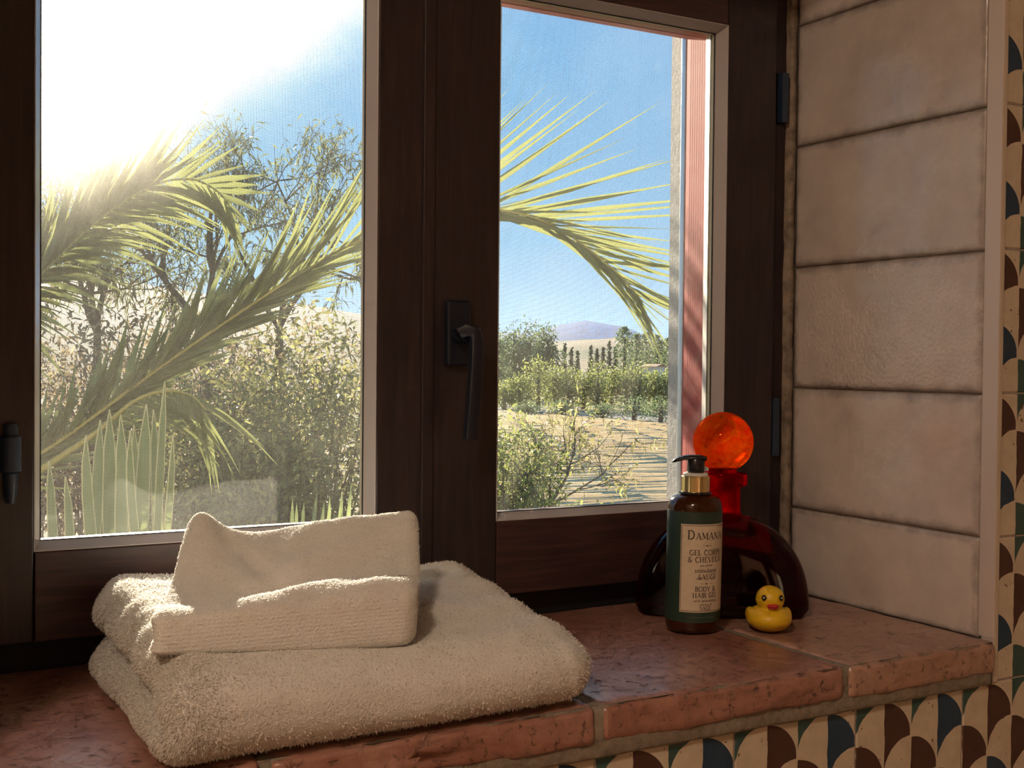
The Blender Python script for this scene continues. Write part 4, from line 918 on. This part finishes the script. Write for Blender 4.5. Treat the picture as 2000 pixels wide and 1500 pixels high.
def shrub(name, px, py, depth, r, n, mat, label, seed, ll=.055, lw=.017, cat='shrub'):
    rng = np.random.default_rng(seed); c = at(px, py, depth); base = np.array((c[0], c[1], GZ)); e = empty(name, base, label, cat)
    mb = MB(); pts = []
    for k in range(46):
        a = rng.normal(size=3); a /= np.linalg.norm(a); a[2] = abs(a[2])*.9-.35; tip = c+a*np.array(r)*rng.uniform(.6, 1.12); mid = (base+(0, 0, (c[2]-GZ)*.55)+tip)/2+rng.normal(size=3)*.12
        root = base+(0, 0, (c[2]-GZ)*.35)+rng.normal(size=3)*.08; mb.tube([root, mid, tip], [.012, .007, .002], 4, cap=False)
        for q in range(6): f_ = rng.uniform(.35, 1); s0 = mid+(tip-mid)*f_; s1 = s0+rng.normal(size=3)*.16; mb.tube([s0, s1], [.003, .001], 3, cap=False); pts += [s0+(s1-s0)*g for g in (.4, .7, 1)]
    mb.tube([base, base+(0, 0, (c[2]-GZ)*.5)], [.05, .02], 6, cap=False); link_mesh('branches', mb.mesh('branches', fix=False), 'bark', e)
    P = np.array(pts)[rng.integers(0, len(pts), n)]+rng.normal(size=(n, 3))*.055
    u = rng.normal(size=(n//2, 3)); u /= np.linalg.norm(u, axis=1, keepdims=True); P[:n//2] = c+u*np.array(r)*(rng.random((n//2, 1))**.35)*(1+.12*np.sin(7*u[:, :1]+seed))
    V, F = leaves(P, rng.normal(size=(n, 3))+np.array((0, 0, -.2)), ll, lw, .15, rng); tag(link_mesh('foliage', fastmesh('foliage', V, F), mat, e), kind='stuff'); return e
shrub('leafy_shrub', 620, 860, 6.0, (.62, .5, .72), 7000, 'shrub_leaf', 'dense olive-green shrub beside the mullion below the palm frond', 3)
shrub('leafy_shrub', 450, 930, 5.4, (.50, .45, .55), 5200, 'shrub_leaf', 'sunlit green shrub in the middle behind the small towel', 4)
shrub('leafy_shrub', 260, 800, 6.6, (.75, .5, .70), 6500, 'shrub_leaf_brown', 'brownish shrub behind the arching palm frond', 5)
shrub('leafy_shrub', 110, 880, 6.2, (.55, .5, .62), 4600, 'shrub_leaf_brown', 'faded shrub at the frame behind the upright blades', 6)
shrub('leafy_shrub', 500, 760, 7.4, (.95, .5, .62), 6500, 'shrub_leaf_brown', 'dull brown-green thicket farthest back under the thin branches', 7)
shrub('leafy_shrub', 995, 930, 8.2, (.36, .36, .42), 3000, 'orchard_leaf', 'light green bush in front of the ploughed field', 8, .065, .02)
p0 = at(1075, 1050, 8.4); tree('twiggy_bush', (p0[0], p0[1], GZ), (.18, 0, 1), .42, .010, 3, 'sparse twiggy bush reaching over the ploughed field', 'bush', 'shrub_leaf', .055, .014, 1, 12, .75, .25, .2, start=at(1075, 985, 8.4), stems=4, stem_spread=.5)

# ---- palm with pinnate fronds
pc_ = at(-190, 1010, 3.1); palm = empty('palm_tree', (pc_[0], pc_[1], GZ), 'feathery palm arching its fronds past both casements', 'palm')
MB().tube([(pc_[0], pc_[1], GZ), (pc_[0]+.05, pc_[1], GZ*.5), pc_-(0, 0, .1)], [.20, .17, .16], 14).build('trunk', 'bark', palm, smooth=True)
def smoothline(P, n):
    P = np.array(P); m = len(P); T_ = np.linspace(0, m-1, n); out = []
    for t_ in T_:
        i = min(int(t_), m-2); f_ = t_-i; p0_, p1, p2, p3 = P[max(i-1, 0)], P[i], P[i+1], P[min(i+2, m-1)]
        out.append(.5*((2*p1)+(-p0_+p2)*f_+(2*p0_-5*p1+4*p2-p3)*f_**2+(-p0_+3*p1-3*p2+p3)*f_**3))
    return np.array(out)
def frond(pix, nl_, Lf, sides, seed, rr=(.014, .003), start=.0, wid=.014, lens=lambda f_: 1, fill=0, fmax=1.0):
    """rachis through (pixel x, y, depth) points; sides: list of (side vector, base angle, tip angle, droop)"""
    rng = np.random.default_rng(seed); P = smoothline([at(*q) for q in pix], 400); cl = np.concatenate([[0], np.cumsum(np.linalg.norm(np.diff(P, axis=0), axis=1))]); P = np.stack([np.interp(np.linspace(0, cl[-1], 60), cl, P[:, k]) for k in range(3)], 1)
    m = MB().tube(P, list(np.linspace(rr[0], rr[1], 60)), 6); fo = m.build('frond', 'palm_rib', palm, smooth=True)
    FV = []; FF = []
    for k in range(nl_+fill):
        f_ = start+(1-start)*((k+.5)/nl_)**.82 if k < nl_ else start+(fmax-start)*((k-nl_+.5)/fill); i = min(int(f_*59), 58); b = P[i]+(P[i+1]-P[i])*(f_*59-i); tg = P[i+1]-P[i]; tg /= np.linalg.norm(tg)
        for sv, a0_, a1_, dr0 in sides:
            s_ = np.array(sv, float); s_ = s_-tg*(s_@tg); s_ /= np.linalg.norm(s_); an = math.radians((a0_+(a1_-a0_)*f_)*(1 if k < nl_ else rng.uniform(.45, .9))+rng.normal()*4)
            d = tg*math.cos(an)+s_*math.sin(an)+rng.normal(size=3)*.05; d /= np.linalg.norm(d); L = Lf*lens(f_)*rng.uniform(.88, 1.1)*(1 if k < nl_ else .8); w = (wid(f_) if callable(wid) else wid)*rng.uniform(.8, 1.15)
            sd_ = np.cross(d, _fw+rng.normal(size=3)*.45); sd_ /= np.linalg.norm(sd_); nn = np.cross(sd_, d); V = []; F = []; ns = 5
            for q in range(ns+1):
                g = q/ns; c = b+d*L*g+np.array((0, 0, -1))*dr0*L*g*g; ww = w*(.45+1.1*g if g < .35 else .84*(1-g)/.65+.02)*.62
                V += [c-sd_*ww, c+nn*ww*.55, c+sd_*ww]
            for q in range(ns): a = 3*q; F += [(a, a+1, a+4, a+3), (a+1, a+2, a+5, a+4)]
            if k >= nl_: FV.extend(V); FF.extend(tuple(i_+len(FV)-len(V) for i_ in q_) for q_ in F); continue
            lm = bpy.data.meshes.new('leaflet'); lm.from_pydata([tuple(v) for v in V], [], F); link_mesh('leaflet', lm, 'palm_leaf', fo, smooth=True)
    if FV: tag(MB().add(FV, FF).build('leaflet_mass', 'palm_leaf', fo, smooth=True), kind='stuff')
    return fo
UPV, DNV = UP*1.0, -UP*1.0
# long frond: up through the first casement, over the mullion, drooping in the second
frond([(-120, 985, 3.05), (80, 885, 2.95), (330, 705, 2.85), (560, 550, 2.8), (700, 470, 2.8), (840, 418, 2.8), (975, 410, 2.8), (1090, 446, 2.85), (1200, 528, 2.9), (1255, 590, 2.95)], 84, .40,
      [(UP*.9-RT*.15-_fw*.5, 36, 22, .0), (-UP*.75+RT*.1+_fw*.8, 20, 14, .02)], 5, (.006, .0018), .04, lambda f_: .0165 if f_ < .5 else .0108, lambda f_: .62+.48*float(sstep(.45, .65, f_)) if f_ < .85 else .85-(f_-.85)*2, 80, .56)
# shorter frond beneath the sun
frond([(-150, 760, 3.6), (40, 575, 4.2), (180, 440, 4.5), (290, 366, 4.6), (370, 350, 4.6), (425, 374, 4.6), (452, 410, 4.6)], 40, .46,
      [(UP*.8-RT*.35-_fw*.4, 30, 26, .0), (-UP*.9+RT*.2+_fw*.4, 34, 40, .2)], 6, (.008, .003), .2, .027, lambda f_: .95 if f_ < .6 else .95-(f_-.6)*1.3, 60, .8)
# little curled frond low in the first casement
frond([(60, 930, 2.6), (180, 850, 2.6), (260, 785, 2.6), (320, 764, 2.6), (372, 772, 2.58), (402, 800, 2.56)], 18, .17, [(-UP*1.0+RT*.35, 62, 50, .15), (-UP*.6+RT*.9-_fw*.3, 42, 35, .3)], 8, (.008, .002), .3, .010)
# frond rising out of view beside the sun, only leaflet tips show
frond([(-160, 700, 3.2), (-90, 420, 3.1), (-40, 200, 3.0), (-10, 40, 2.95), (10, -140, 2.9)], 16, .26, [(RT*1.0+UP*.15, 80, 62, .02)], 9, (.014, .006), .42, .012)
# ---- upright blades with pale margins low in the first casement
def blades(name, base, specs, label, cat, leafm, marg):
    e = empty(name, base, label, cat)
    for (bx, by, tx, ty, dp, w, bend) in specs:
        a, b = at(bx, by, dp), at(tx, ty, dp-.03); V = []; F = []; ns = 8; mL = MB(); w *= .68; sdv = RT*.9+_fw*.3; sdv = sdv/np.linalg.norm(sdv); nn = np.cross(sdv, UP)
        for q in range(ns+1):
            g = q/ns; c = a+(b-a)*g+RT*bend*math.sin(g*PI*.5)**2*.12-RT*bend*.12*g; ww = w*(.80+.4*g if g < .6 else 1.04*math.sqrt(max(1-((g-.6)/.4)**2, 0))+.02)
            V += [c-sdv*ww, c+nn*ww*.25, c+sdv*ww]
        for q in range(ns): k = 3*q; F += [(k, k+1, k+4, k+3), (k+1, k+2, k+5, k+4)]
        o = MB().add(V, F).build('blade', leafm, e, smooth=True)
        if marg: MB().tube([V[3*q] for q in range(ns+1)], .0016, 4).build('pale_edge', 'blade_edge', o); MB().tube([V[3*q+2] for q in range(ns+1)], .0010, 4).build('pale_edge', 'blade_edge', o)
    return e
bb = at(200, 1330, 2.35); sp = [(118, 1330, 96, 900, 2.5, .013, 0), (150, 1330, 128, 930, 2.4, .012, .2), (170, 1330, 196, 820, 2.45, .016, .1), (196, 1330, 168, 850, 2.3, .014, -.3), (215, 1330, 214, 800, 2.4, .018, 0), (238, 1330, 236, 810, 2.3, .016, .1), (252, 1330, 262, 830, 2.45, .014, .3), (262, 1330, 286, 790, 2.35, .018, 0), (280, 1330, 255, 840, 2.25, .011, -.4), (292, 1330, 322, 745, 2.35, .010, 0), (305, 1330, 338, 850, 2.3, .009, .2), (320, 1330, 300, 800, 2.4, .014, 0)]
bl = blades('blade_plant', (bb[0], bb[1], GZ), sp, 'clump of tall upright blade leaves with pale edges, behind the towels', 'plant', 'blade_leaf', True)
MB().tube([(bb[0], bb[1], GZ), at(215, 1340, 2.4)], [.10, .09], 10).build('stem', 'bark', bl, smooth=True)
b2 = at(620, 1200, 3.4); sp = [(560+k*13, 1200, 575+k*15+random.uniform(-12, 14), 985-k*4+random.uniform(-16, 14), 3.4+.03*(k % 3), .009, random.uniform(-.2, .3)) for k in range(10)]
b_ = blades('strappy_plant', (b2[0], b2[1], GZ), sp, 'yellow-green strappy leaves just above the rail at the mullion', 'plant', 'blade_leaf', False)
MB().tube([(b2[0], b2[1], GZ), at(620, 1205, 3.4)], [.10, .09], 10).build('stem', 'bark', b_, smooth=True)
# ---- summer haze over the far country
hz_ = MB().box(-100, 1600, 300, 1500, GZ-1, 60)
t = T('air_haze'); vs = t.n('ShaderNodeVolumeScatter'); vs.inputs[0].default_value = (.05, .24, 1, 1); vs.inputs['Density'].default_value = .00024; vs.inputs['Anisotropy'].default_value = .3
t.l(vs.outputs[0], t.out.inputs['Volume'])
tag(hz_.build('haze', 'air_haze'), 'thin blue summer haze hanging over the distant hills', 'haze', kind='stuff')
